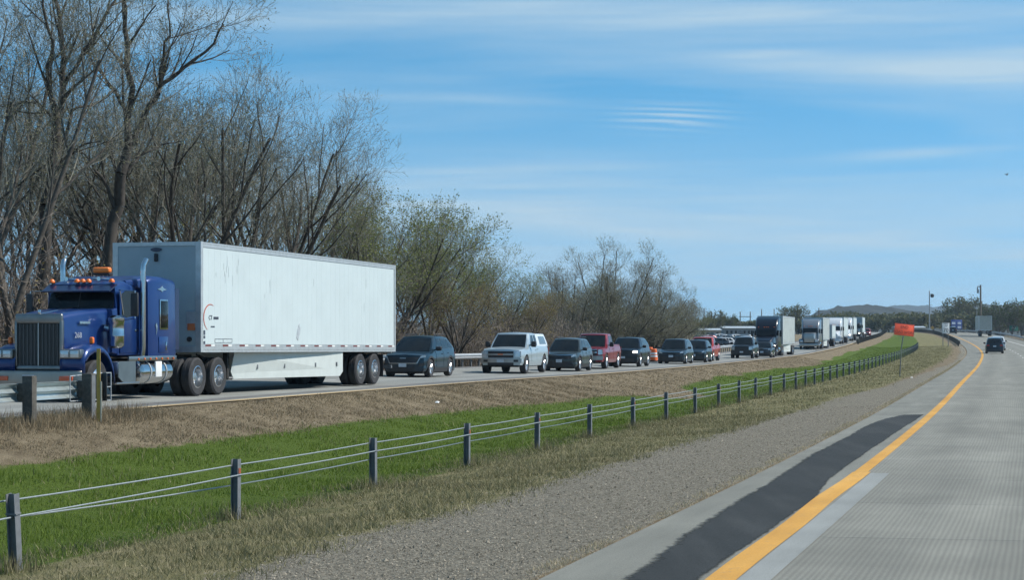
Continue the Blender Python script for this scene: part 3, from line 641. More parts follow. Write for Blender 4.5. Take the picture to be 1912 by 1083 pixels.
    if S.get('chromeline'):
        for s in (1, -1): MB().panel(lambda u, v: Sd(lerp(xb + ra + .1, xa - ra - .1, u), lerp(clr + .19, clr + .225, v), s), (0, s, 0), 0.012, 0.03, 4, 1).build('door_moulding', M_chrome, root, 40)
    # mirrors
    mx, mz = S['mirror']
    for s in (1, -1):
        y = s * (Wd / 2 + .09); mo = MB(); mo.rbox((mx, y, mz), (.13, S.get('mirw', .24), S.get('mirh', .17)), .05, 3); mo.tube([(mx + .02, s * (Wd / 2 - .12), mz - .06), (mx, y, mz - .03)], .025, 6); mo.build('side_mirror', S.get('mirmat', M_black), root, 40)
    # wheels
    for x in (xa, xb):
        for s in (1, -1): car_wheel(root, x, s * (Wd / 2 - .125), r, S.get('tw', .24), S.get('rim', 'alloy'))
    # face
    for nm, mat_, c, both, off in S['face']:
        if nm == 'headlight' and lit: mat_ = M_lampon
        fpan(nm, mat_, c, off, both=both)
    for nm, mat_, c, both, off in S.get('tail', []):
        if nm == 'tail_light' and rear_lit: mat_ = M_redon
        bpan(nm, mat_, c, off, both)
    if S.get('rails'):
        a, b, z = S['rails']
        for s in (1, -1): MB().tube([(a, s * Wd * .335, z - .05), (a + .1, s * Wd * .335, z), (b - .1, s * Wd * .335, z), (b, s * Wd * .335, z - .05)], .018, 6).build('roof_rail', S.get('railmat', M_black), root, 40)
    if S.get('bed'):
        a, b = S['bed']; z = ztop(lerp(a, b, .5)); wv = Wd * .40
        MB().box((lerp(a, b, .5), 0, z + .038), (b - a, wv * 2, .012)).build('bed_cover', M_black, root, 0)
        for s in (1, -1): MB().rbox((lerp(a, b, .5), s * (wv + .03), z + .03), (b - a, .07, .09), .02).build('bed_rail', P, root)
        MB().rbox((a, 0, z + .03), (.07, wv * 2, .1), .02).build('tailgate_cap', P, root)
    return root

def sym(c): return c
def suv_spec(paint_, L=4.65, W=1.84, H=1.66, wb=2.73, r=.36, hood=(0.86, 1.02, 1.06), **kw):
    xF = L / 2; hz0, hz1, belt = hood
    S = dict(paint=paint_, L=L, W=W, H=H, wb=wb, r=r, fo=.92, clr=.2, top=[(-xF, 1.0), (-xF + .12, belt + .02), (-xF + 1.2, belt + .03), (xF - 1.75, belt), (xF - 1.25, hz1), (xF - .5, hz0 + .06), (xF - .2, hz0)],
             doors=[(xF - 2.62, xF - 1.62), (xF - 3.5, xF - 2.66)], mirror=(xF - 1.62, belt + .07), clad=.07, waist=.02, rails=(-xF + .7, xF - 2.3, H + .04),
             cabins=[dict(x=(-xF + .1, -xF + .62, xF - 2.05, xF - 1.2), arc=.05, drop=.06, yb=.92, yt=.72,
                          win=[(xF - 2.55, xF - 1.72, xF - 2.5, xF - 2.2, .1, .84), (xF - 3.45, xF - 2.65, xF - 3.4, xF - 2.6, .1, .84), (-xF + .42, xF - 3.56, -xF + .8, xF - 3.5, .16, .82)])],
             face=[('grille', M_black, [(-.62, .62), (.62, .62), (.66, .82), (-.66, .82)], False, .008),
                   ('grille_bar', M_chrome, [(-.68, .81), (.68, .81), (.70, .845), (-.70, .845)], False, .016),
                   ('headlight', M_lamp, [(.60, .72), (.84, .76), (.83, .88), (.62, .84)], True, .012),
                   ('lower_intake', M_black, [(-.72, .26), (.72, .26), (.66, .50), (-.66, .50)], False, .008),
                   ('licence_plate', M_plate, [(-.155, .46), (.155, .46), (.155, .61), (-.155, .61)], False, .025)],
             tail=[('tail_light', M_red, [(.55, .82), (.84, .8), (.84, .98), (.55, .95)], True, .012), ('licence_plate', M_plate, [(-.16, .72), (.16, .72), (.16, .87), (-.16, .87)], False, .015), ('bumper_trim', M_black, [(-.8, .26), (.8, .26), (.78, .45), (-.78, .45)], False, .012)])
    S.update(kw); return S
def pickup_spec(paint_, L=5.85, W=2.03, H=1.9, wb=3.65, r=.41, cabx=(-.55, 1.35), crew=True, **kw):
    xF = L / 2; belt = 1.22; c0 = kw.pop('cab_rear', -.62)
    S = dict(paint=paint_, L=L, W=W, H=H, wb=wb, r=r, fo=.95, clr=.36, gap=.09, bf=.16, br=.08, top=[(-xF, belt + .05), (c0, belt + .05), (xF - 1.95, belt), (xF - 1.5, 1.20), (xF - .6, 1.14), (xF - .1, 1.08)], crown=.05,
             rakeF=lambda q: 1 - .2 * max(0, q - .8) / .2, doors=[(xF - 3.0, xF - 1.92), (c0 + .12, xF - 3.04)], mirror=(xF - 1.95, belt + .14), mirh=.27, mirw=.24, clad=.05, cladmat=paint_, tw=.28, waist=.012,
             cabins=[dict(x=(c0, c0 + .12, xF - 2.35, xF - 1.5), arc=.03, yb=.9, yt=.76, bulge=.12, rbulge=.03, win=[(xF - 2.9, xF - 2.02, xF - 2.86, xF - 2.5, .08, .84), (c0 + .16, xF - 3.02, c0 + .22, xF - 3.0, .08, .84)])],
             face=[('grille', M_black, [(-.60, .76), (.60, .76), (.60, 1.06), (-.60, 1.06)], False, .01),
                   ('grille_bar', M_chrome, [(-.62, .89), (.62, .89), (.62, .95), (-.62, .95)], False, .022), ('grille_bar', M_chrome, [(-.62, 1.05), (.62, 1.05), (.62, 1.09), (-.62, 1.09)], False, .022),
                   ('headlight', M_lamp, [(.64, .78), (.92, .78), (.92, 1.06), (.64, 1.06)], True, .014),
                   ('bumper', M_dullchrome, [(-.95, .50), (.95, .50), (.95, .73), (-.95, .73)], False, .045), ('lower_intake', M_black, [(-.55, .40), (.55, .40), (.55, .50), (-.55, .50)], False, .02),
                   ('licence_plate', M_plate, [(-.155, .52), (.155, .52), (.155, .66), (-.155, .66)], False, .06)],
             tail=[('tail_light', M_red, [(.82, .85), (.97, .85), (.97, 1.2), (.82, 1.2)], True, .012), ('bumper', M_chrome, [(-.9, .5), (.9, .5), (.9, .68), (-.9, .68)], False, .05)],
             bed=(-xF + .1, c0 - .06))
    S.update(kw); return S
def on_left(px, Yt, S, dlat=0.0):
    """place an oncoming vehicle: its near front tyre is seen at column px, at depth Yt"""
    a = ang_left(Yt); fwd = Vector((-math.sin(a), -math.cos(a), 0)); lf = Vector((math.cos(a), -math.sin(a), 0))
    T = Vector(((px - 956) / 3600 * Yt, Yt, 0)); c = T - fwd * (S['L'] / 2 - S['fo']) - lf * (S['W'] / 2 - dlat)
    c.z = road_left(c.x, c.y) + .004; return tuple(c), math.atan2(fwd.y, fwd.x)

P_teal = paint('dark_teal_paint', (0.008, 0.022, 0.034)); P_silver = paint('silver_paint', (0.40, 0.47, 0.50), .4); P_grey = paint('grey_green_paint', (0.045, 0.056, 0.056), .4)
P_maroon = paint('maroon_paint', (0.20, 0.022, 0.03), .2); P_black = paint('black_paint', (0.010, 0.014, 0.022)); P_slate = paint('slate_paint', (0.026, 0.034, 0.042), .4)
P_red = paint('red_paint', (0.34, 0.035, 0.03), .1); P_navy = paint('navy_paint', (0.010, 0.016, 0.024)); P_white = paint('white_gloss_paint', (0.52, 0.55, 0.57), 0.0); P_topper = paint('topper_paint', (0.62, 0.66, 0.68), .1)
P_steel = paint('steel_blue_paint', (0.03, 0.042, 0.055), .4); P_darkgrey = paint('dark_grey_paint', (0.03, 0.033, 0.036), .4)

# 1 dark teal crossover behind the trailer
s = suv_spec(P_teal)
s['face'] = [('grille', M_black, [(-.52, .57), (.52, .57), (.66, .80), (-.66, .80)], False, .008), ('grille_surround', M_dullchrome, [(-.55, .545), (.55, .545), (.53, .575), (-.53, .575)], False, .02),
             ('grille_surround', M_dullchrome, [(.53, .55), (.575, .55), (.72, .83), (.68, .83)], True, .02), ('grille_bar', M_black, [(-.64, .70), (.64, .70), (.65, .73), (-.65, .73)], False, .015), ('emblem', M_dullchrome, [(-.12, .735), (.12, .735), (.12, .775), (-.12, .775)], False, .028),
             ('headlight', M_lamp, [(.66, .76), (.87, .80), (.86, .88), (.70, .845)], True, .014), ('fog_lamp', M_black, [(.6, .42), (.84, .46), (.84, .56), (.66, .55)], True, .012),
             ('lower_intake', M_black, [(-.5, .27), (.5, .27), (.46, .40), (-.46, .40)], False, .01), ('licence_plate', M_plate, [(-.155, .42), (.155, .42), (.155, .56), (-.155, .56)], False, .03)]
p, a = on_left(806, 76.6, s); make_car('crossover', s, p, a, 'dark teal crossover waiting right behind the white trailer', 'car')
# 2 silver pickup with a topper
s = pickup_spec(P_silver, clad=.05)
s['bed'] = None
s['cabins'].append(dict(name='topper', paint=P_topper, x=(-2.86, -2.55, -.72, -.68), H=1.86, yb=.93, yt=.78, arc=.02, bulge=.0, rbulge=.04, ws=False, win=[(-2.35, -1.0, -2.2, -1.0, .16, .80)], glass=pmat('pale_glass', (0.10, 0.14, 0.17), .1)))
s['face'] = [('grille', M_black, [(-.60, .93), (.60, .93), (.60, 1.04), (-.60, 1.04)], False, .01), ('grille', M_black, [(-.60, .74), (.60, .74), (.60, .86), (-.60, .86)], False, .01), ('grille_bar', M_dullchrome, [(-.62, .86), (.62, .86), (.62, .93), (-.62, .93)], False, .025), ('emblem', M_amber, [(-.12, .875), (.12, .875), (.12, .92), (-.12, .92)], False, .035),
             ('headlight', M_lamp, [(.66, .76), (.93, .76), (.93, 1.04), (.66, 1.04)], True, .014), ('bumper', M_dullchrome, [(-.96, .50), (.96, .50), (.96, .70), (-.96, .70)], False, .05), ('fog_lamp', M_black, [(.6, .55), (.8, .55), (.8, .65), (.6, .65)], True, .06),
             ('lower_intake', M_black, [(-.6, .40), (.6, .40), (.6, .52), (-.6, .52)], False, .055), ('licence_plate', M_plate, [(-.155, .53), (.155, .53), (.155, .67), (-.155, .67)], False, .065)]
p, a = on_left(983.7, 89, s); make_car('pickup_truck', s, p, a, 'silver pickup with a white topper over its bed', 'pickup')
# 3 grey green suv
s = suv_spec(P_grey, H=1.70, W=1.86)
p, a = on_left(1084, 98.2, s); make_car('crossover', s, p, a, 'grey green crossover between the silver pickup and the maroon pickup', 'car')
# 4 maroon pickup
s = pickup_spec(P_maroon, H=1.97, r=.42)
s['face'][3] = ('headlight', M_lamp, [(.68, .80), (.93, .80), (.93, 1.08), (.68, 1.08)], True, .014)
p, a = on_left(1143, 107.2, s, -.3); make_car('pickup_truck', s, p, a, 'tall maroon pickup with chrome bumper behind the grey green crossover', 'pickup')
# 5 black suv, lamp lit
s = suv_spec(P_black, L=4.95, W=1.98, H=1.80, wb=2.86, r=.39, hood=(1.0, 1.12, 1.16), clr=.24)
s['face'] = [('grille', M_black, [(-.58, .66), (.58, .66), (.60, .98), (-.60, .98)], False, .01), ('headlight', M_lamp, [(.60, .84), (.88, .84), (.88, .98), (.62, .98)], True, .014), ('lower_intake', M_black, [(-.7, .32), (.7, .32), (.66, .5), (-.66, .5)], False, .01), ('licence_plate', M_plate, [(-.155, .52), (.155, .52), (.155, .64), (-.155, .64)], False, .025)]
p, a = on_left(1197, 117.5, s); make_car('sport_utility', s, p, a, 'black boxy SUV with a glowing headlight behind the maroon pickup', 'suv', lit=True)
# 6 slate minivan
s = suv_spec(P_slate, L=5.1, W=1.99, H=1.75, wb=3.05, r=.35, hood=(.86, 1.02, 1.04), clad=None, clr=.17, rails=None)
p, a = on_left(1282.6, 134, s); make_car('minivan', s, p, a, 'slate grey minivan ahead of the orange drum', 'minivan')
# 7 dark crossover
s = suv_spec(P_navy, L=4.6, H=1.68)
p, a = on_left(1320.6, 143.4, s); make_car('crossover', s, p, a, 'dark navy crossover half hidden behind the slate minivan', 'car')
# 8 red pickup
s = pickup_spec(P_red, H=1.9, L=5.7, wb=3.5)
p, a = on_left(1339.7, 151.8, s, -.3); make_car('pickup_truck', s, p, a, 'bright red pickup behind the dark navy crossover', 'pickup')
# 9 dark pickup
s = pickup_spec(P_steel, H=1.95)
s['face'] = [(n_, M_black if n_ in ('grille_bar', 'bumper') else m_, c_, b_, o_) for n_, m_, c_, b_, o_ in s['face']]
p, a = on_left(1407.7, 174, s); make_car('pickup_truck', s, p, a, 'steel blue pickup in front of the black semi', 'pickup')
# 10 small dark car
s = suv_spec(P_darkgrey, L=4.5, H=1.5, r=.33, W=1.8, hood=(.74, .92, .95), clad=None, rails=None)
p, a = on_left(1432, 184, s, .5); make_car('hatchback', s, p, a, 'low dark grey hatchback squeezed beside the steel blue pickup', 'car')

# near carriageway, seen from behind
def on_right(X, Y, S):
    a = head(XR, Y); return (X, Y, road_right(X, Y) + .004), math.atan2(math.cos(a), math.sin(a))
s = suv_spec(P_black, L=4.8, W=1.95, H=1.76, wb=2.85, r=.37)
p, a = on_right(53.3, 213, s); make_car('sport_utility', s, p, a, 'black SUV driving away in the nearest lane, its rear towards us', 'suv')
s = suv_spec(P_white, L=4.8, W=1.9, H=1.75)
p, a = on_right(61.2, 243, s); make_car('crossover', s, p, a, 'white crossover just ahead of the black SUV in the nearest lane', 'car')
s = suv_spec(P_black, L=4.6, W=1.85, H=1.6)
p, a = on_right(float(XR(440)) + 2.0, 440, s); make_car('crossover', s, p, a, 'far dark car on the curve beside the speed limit sign', 'car')
# cars far back in the queue, lamps on
for k, (Y, pnt, nm, lab, on) in enumerate([(402, P_navy, 'crossover', 'dark blue crossover with its headlights on at the far tail of the queue', True), (415, P_red, 'crossover', 'red crossover with glowing headlights at the far tail of the queue', True), (432, P_darkgrey, 'crossover', 'dark grey crossover last of the cars before the bridge rail', False)]):
    s = suv_spec(pnt, clad=None); X = float(XL(Y)) - (2.7 if k != 1 else 2.1); a_ = ang_left(Y)
    make_car(nm, s, (X, Y, road_left(X, Y) + .004), math.atan2(-math.cos(a_), -math.sin(a_)), lab, 'car', lit=on)

# ------------------------------------------------------------------ lorries
def rr_ring(x, hw, z0, z1, r, n=4, hwb=None):
    """rounded rectangle in the y-z plane at x; hwb: half width at the bottom"""
    hwb = hwb or hw; pts = []
    for cy, cz, a0, h in ((1, 1, 0, hw), (-1, 1, 90, hw), (-1, -1, 180, hwb), (1, -1, 270, hwb)):
        rr = min(r, (z1 - z0) * .49, h * .95) if cz > 0 else .03
        for k in range(n + 1):
            a = R(a0 + 90 * k / n); pts.append((x, cy * (h - rr) + rr * math.cos(a), (z1 - rr if cz > 0 else z0 + rr) + rr * math.sin(a)))
    return pts
TW = {}
def truck_wheel(parent, x, y, r=.515, dual=False, front=False):
    key = (r, dual, front)
    if key not in TW:
        h = .14; rr = r * .58; t = MB()
        offs = (0, -.34) if dual else (0,)
        for o_ in offs:
            t.lathe([(rr, o_ - h * .95), (r * .9, o_ - h), (r, o_ - h * .75), (r, o_ - h * .12), (r * .985, o_ - h * .08), (r * .985, o_ + h * .08), (r, o_ + h * .12), (r, o_ + h * .75), (r * .9, o_ + h), (r * .72, o_ + h * .97), (rr * 1.02, o_ + h * .9), (rr, o_ + h * .6)], n=32)
        m = MB()
        if front: prof = [(rr, h * .9), (rr * .93, h * .95), (rr * .9, h * .7), (rr * .8, h * .85), (rr * .45, h * 1.15), (rr * .38, h * 1.5), (rr * .3, h * 1.55), (.005, h * 1.5)]
        else: prof = [(rr, h * .9), (rr * .93, h * .95), (rr * .9, h * .5), (rr * .82, -h * .4), (rr * .6, -h * .75), (rr * .5, -h * .6), (rr * .42, h * .1), (rr * .36, h * .35), (.005, h * .38)]
        m.lathe(prof, n=32)
        for k in range(10):
            a = 2 * math.pi * k / 10; q = (rr * .62 * math.cos(a), (h * 1.0 if front else -h * .7), rr * .62 * math.sin(a)); m.cyl(q, (q[0], q[1] + .04, q[2]), .016, n=6)
        tm = t.mesh('tyre'); tm.materials.append(M_tyre); rm = m.mesh('rim'); rm.materials.append(M_steelrim); TW[key] = (tm, rm)
    tm, rm = TW[key]; s = 1 if y > 0 else -1
    wo = inst('wheel', tm, parent, (x, y, r), (0, 0, 0 if s > 0 else math.pi)); inst('rim', rm, wo); return wo

M_trailer = pmat('white_trailer_panel', (0.50, 0.57, 0.58), .42, 0, .4, var=.035, vscale=1.2, bump=.14, bscale=1.1)
M_trail_rail = pmat('trailer_aluminium', (0.50, 0.52, 0.52), .4, .5, var=.12, vscale=6)
M_trail_front = pmat('shaded_trailer_front', (0.32, 0.385, 0.41), .5, 0, .4, var=.06, vscale=2)  # darker than the side panels: the nose's shade is in this colour
M_skirt = pmat('white_skirt', (0.50, 0.54, 0.52), .5, var=.06, vscale=2)
M_floor = pmat('dark_trailer_underside', (0.03, 0.03, 0.03), .9)
M_tapew = pmat('white_tape', (0.75, 0.75, 0.72), .4); M_taper = pmat('red_tape', (0.16, 0.03, 0.02), .4)

def make_trailer(loc, rz, label, Lt=15.2, z0=1.17, z1=4.13, tilt=0.0065, tandem=(-12.0, -13.3), npan=13, side=None, skirt=None, detail=True, group=None, panelmat=None, front=None, name='box_trailer'):
    root = empty(name, loc, rz); tag(root, label, 'trailer', group)
    box = empty('trailer_box', (0, 0, 0), parent=root, rot=(0, -tilt, 0)) if False else root
    pm = panelmat or M_trailer
    T = lambda x, z: z + x * tilt      # nose-high stance
    def slab_(name, x0, x1, ya, yb, za, zb, mat, rb=.0):
        m = MB(); vs = [(x, y, T(x, z)) for z in (za, zb) for x, y in ((x0, ya), (x1, ya), (x1, yb), (x0, yb))]
        m.add(vs, [(3, 2, 1, 0), (4, 5, 6, 7), (0, 1, 5, 4), (1, 2, 6, 5), (2, 3, 7, 6), (3, 0, 4, 7)]); return m.build(name, mat, root, 0)
    zs0, zs1 = z0 + .22, z1 - .14
    for s in (1, -1):
        for k in range(npan):
            xa_, xb_ = -.14 - (Lt - .28) * k / npan, -.14 - (Lt - .28) * (k + 1) / npan; dy = random.uniform(-.0004, .0004)
            slab_('side_panel', xb_ + .0012, xa_ - .0012, s * 1.262, s * (1.288 + dy), zs0 + .005, zs1 - .005, pm)
        slab_('bottom_rail', -Lt + .1, -.12, s * 1.24, s * 1.303, z0, zs0, M_trail_rail)
        slab_('top_rail', -Lt + .1, -.12, s * 1.24, s * 1.30, zs1, z1, M_trail_rail)
        slab_('corner_post', -.14, .0, s * 1.15, s * 1.306, z0 + .002, z1 + .002, M_trail_rail)
        slab_('corner_post', -Lt, -Lt + .12, s * 1.15, s * 1.306, z0 + .002, z1 + .002, M_trail_rail)
    slab_('front_panel', -.06, -.015, -1.15, 1.15, z0 + .16, z1 - .1, front or M_trail_front)
    slab_('front_rail', -.08, .01, -1.15, 1.15, z1 - .1, z1, M_trail_rail); slab_('front_rail', -.08, .01, -1.15, 1.15, z0, z0 + .16, M_trail_rail)
    slab_('roof', -Lt + .05, -.05, -1.24, 1.24, z1 - .05, z1 - .015, M_white)
    slab_('floor', -Lt + .06, -.06, -1.23, 1.23, z0 + .01, z0 + .12, M_floor)
    for s in (1, -1):
        slab_('rear_door', -Lt - .01, -Lt + .03, s * .01, s * 1.145, z0 + .15, z1 - .1, pm)
        for yy in (.45, .95): MB().cyl((-Lt - .03, s * yy, z0 + .2 - .1), (-Lt - .03, s * yy, z1 - .2), .018, n=6).build('lock_rod', M_galv, root)
    slab_('door_sill', -Lt - .03, -Lt + .02, -1.145, 1.145, z0 - .05, z0 + .14, M_trail_rail)
    # underride guard with red and white tape
    MB().box((-Lt - .02, 0, .56), (.1, 2.3, .1)).box((-Lt - .02, .6, .82), (.08, .1, .55)).box((-Lt - .02, -.6, .82), (.08, .1, .55)).build('underride_guard', M_galvdark, root, 0)
    for s in (1, -1): MB().rbox((-Lt - .04, s * 1.08, z0 - .02), (.05, .22, .1), .02).build('tail_light', M_red, root)
    # running gear
    xm = (tandem[0] + tandem[1]) / 2
    MB().box((xm, .45, 1.0), (3.2, .12, .22)).box((xm, -.45, 1.0), (3.2, .12, .22)).box((tandem[0], 0, .52), (.14, 2.0, .14)).box((tandem[1], 0, .52), (.14, 2.0, .14)).box((xm, 0, .95), (2.6, 1.0, .1)).build('bogie', M_chassis, root, 0)
    for x in tandem:
        for s in (1, -1): truck_wheel(root, x, s * 1.13, dual=True)
    for s in (1, -1): MB().box((tandem[1] - .75, s * 1.0, .62), (.02, .55, .75)).build('mud_flap', M_black, root, 0)
    for s in (1, -1):
        MB().box((-2.55, s * .85, .8), (.13, .13, .75)).box((-2.55, s * .85, .40), (.28, .26, .05)).tube([(-2.5, s * .85, .7), (-1.8, s * .3, 1.1)], .03, 6).build('landing_leg', M_chassis, root, 0)
    if skirt:
        xa_, xb_ = skirt
        for s in (1, -1):
            m = MB(); V = []; zt = z0 - .01
            pts = [(xa_, zt, .95), (xa_ + .0, .62, .93), (xa_ - .18, .40, .93), (xb_ + .22, .34, 1.25), (xb_, .48, 1.26), (xb_, zt, 1.26)]
            # slightly toed in towards the nose
            for t_ in (0, -.02):
                for (x, z, y) in pts: V.append((x, s * (y + t_ + (0.10 if z > 1 and x == xa_ else 0)), T(x, z) if z > 1 else z))
            n = len(pts); m.add(V, [tuple(range(n)), tuple(range(n, 2 * n))[::-1]] + [(i, (i + 1) % n, n + (i + 1) % n, n + i) for i in range(n)])
            sk = m.build('side_skirt', M_skirt, root, 0, weld=0)
            if detail:
                for x in (xa_ - 1.6, xa_ - 3.4, xa_ - 5.6, xb_ + .5):
                    yy = lerp(.95, 1.26, (xa_ - x) / (xa_ - xb_)); MB().rbox((x, s * (yy + .004), .72), (.08, .05, .13), .01).build('skirt_bracket', M_galvdark, sk)
    # reflective tape and rivets along the bottom rail
    if detail:
        n = 14
        for k in range(n):
            x = -.45 - (Lt - 1.0) * k / (n - 1)
            MB().box((x, 1.3055, T(x, zs0 - .035)), (.34, .004, .045)).build('red_tape', M_taper, root, 0)
            MB().box((x - .3, 1.3055, T(x - .3, zs0 - .035)), (.22, .004, .045)).build('white_tape', M_tapew, root, 0)
        m = MB()
        for k in range(150):
            x = -.2 - (Lt - .4) * k / 149; m.box((x, 1.305, T(x, z0 + .07)), (.022, .012, .022)); m.box((x, 1.302, T(x, z1 - .04)), (.02, .012, .02))
        tag(m.build('rivets', M_galv, root, 0), kind='stuff')
        m = MB()
        for k in range(npan * 3 - 1):      # logistic posts behind the sheet press fine ribs through
            x = -.14 - (Lt - .28) * (k + 1) / (npan * 3); m.box((x, 1.2875, T(x, (zs0 + zs1) / 2)), (.05, .0026, zs1 - zs0 - .05))
        tag(m.build('panel_ribs', pm, root, 0), kind='stuff')
    return root

# ---- the blue long-nose tractor and its trailer
HT = math.atan(.296); fw = Vector((-math.sin(HT), -math.cos(HT), 0)); lf = Vector((math.cos(HT), -math.sin(HT), 0))
org = Vector((-8.3, 51.4, 0)) - lf * 1.3; org.z = 0.60; RZ = math.atan2(fw.y, fw.x)
tr = make_trailer(tuple(org), RZ, 'long plain white box trailer with rusty red arc logo behind the blue tractor', skirt=(-2.7, -10.4))
M_ink = pmat('dark_print', (0.05, 0.06, 0.09), .6); M_logo = pmat('rust_red_print', (0.45, 0.09, 0.05), .6)
m = MB()      # logo: an open red arc swelling in the middle
for i in range(22):
    a0, a1 = R(62 + i * 8.3), R(62 + (i + 1) * 8.3); w0, w1 = .045 * math.sin(math.pi * (i + .3) / 23) + .008, .045 * math.sin(math.pi * (i + 1.3) / 23) + .008
    q = lambda a, r_: (-.62 - .42 * r_ * math.cos(a) * 1.0, 1.297, 2.10 + .36 * r_ * math.sin(a))
    m.add([q(a0, 1 - w0), q(a0, 1 + w0), q(a1, 1 + w1), q(a1, 1 - w1)], [(0, 1, 2, 3)])
m.v = [( -1.24 - x if False else x, y, z) for x, y, z in m.v]
# mirror so that the arc opens towards the rear of the trailer
m.build('logo_arc', M_logo, tr, 0)
inst('logo_text', text_mesh('CT', .17, M_ink), tr, (-.62, 1.298, 2.10), (R(90), 0, R(180)))
m = MB()
for k in range(7): m.box((-.83 - k * .045, 1.297, 2.095), (.03, .004, .07))
m.build('logo_text', M_ink, tr, 0)
m = MB()
for k in range(5): m.box((-.66 - k * .05, 1.297, 1.86), (.032, .004, .035))
m.build('small_lettering', M_ink, tr, 0)
for z, h in ((1.70, .12), (1.58, .07), (1.42, .1)): MB().box((-.24, 1.297, z), (.09, .004, h)).build('side_sticker', M_ink, tr, 0)
m = MB()      # document frame outlined on the panel
for (x, z, dx, dz) in ((-1.45, 1.53, 1.1, .015), (-1.45, 1.43, 1.1, .015), (-.9, 1.48, .015, .1), (-1.42, 1.48, .015, .1), (-2.0, 1.48, .015, .1)): m.box((x, 1.297, z), (dx, .004, dz))
m.build('placard_frame', M_galv, tr, 0)
m = MB()      # a torn patch low on the side
m.prism([(-6.55, 1.55), (-6.62, 1.78), (-6.72, 1.95), (-6.80, 2.0), (-6.76, 1.9), (-6.86, 1.86), (-6.82, 1.72), (-6.74, 1.6), (-6.68, 1.47)], 1.290, 1.300).build('torn_patch', pmat('torn_aluminium', (0.62, 0.63, 0.63), .35, .5, var=.2, vscale=25), tr, 0)
M_scr = pmat('grey_scuff', (0.36, 0.41, 0.43), .6)
for k in range(16):
    x = -1.75 + random.gauss(0, .45) if k < 10 else -random.uniform(4, 14); z = random.uniform(3.0, 3.75) if k < 10 else random.uniform(2.2, 3.4); MB().box((x, 1.2905, z), (random.uniform(.012, .03), .002, random.uniform(.08, .4))).build('scuff_mark', M_scr, tr, 0)
m = MB().prism([(-.0 + .62 * math.cos(R(k * 30)) * .28, 3.93 + .055 * math.sin(R(k * 30))) for k in range(12)], .016, .02, 'YZ'); m.build('maker_badge', M_ink, tr, 0)
MB().rbox((.03, .0, 3.72), (.05, .11, .22), .02).build('nose_lamp', M_black, tr)
MB().box((.012, 1.03, 1.85), (.02, .22, .18)).build('orange_placard', pmat('dull_orange', (0.5, 0.14, 0.05), .6), tr, 0)
MB().cyl((.01, .98, 1.52), (.05, .98, 1.52), .07, n=12).build('air_coupling', M_black, tr)
MB().box((.012, 1.02, 2.05), (.01, .26, .42)).build('inspection_plate', M_trail_rail, tr, 0)

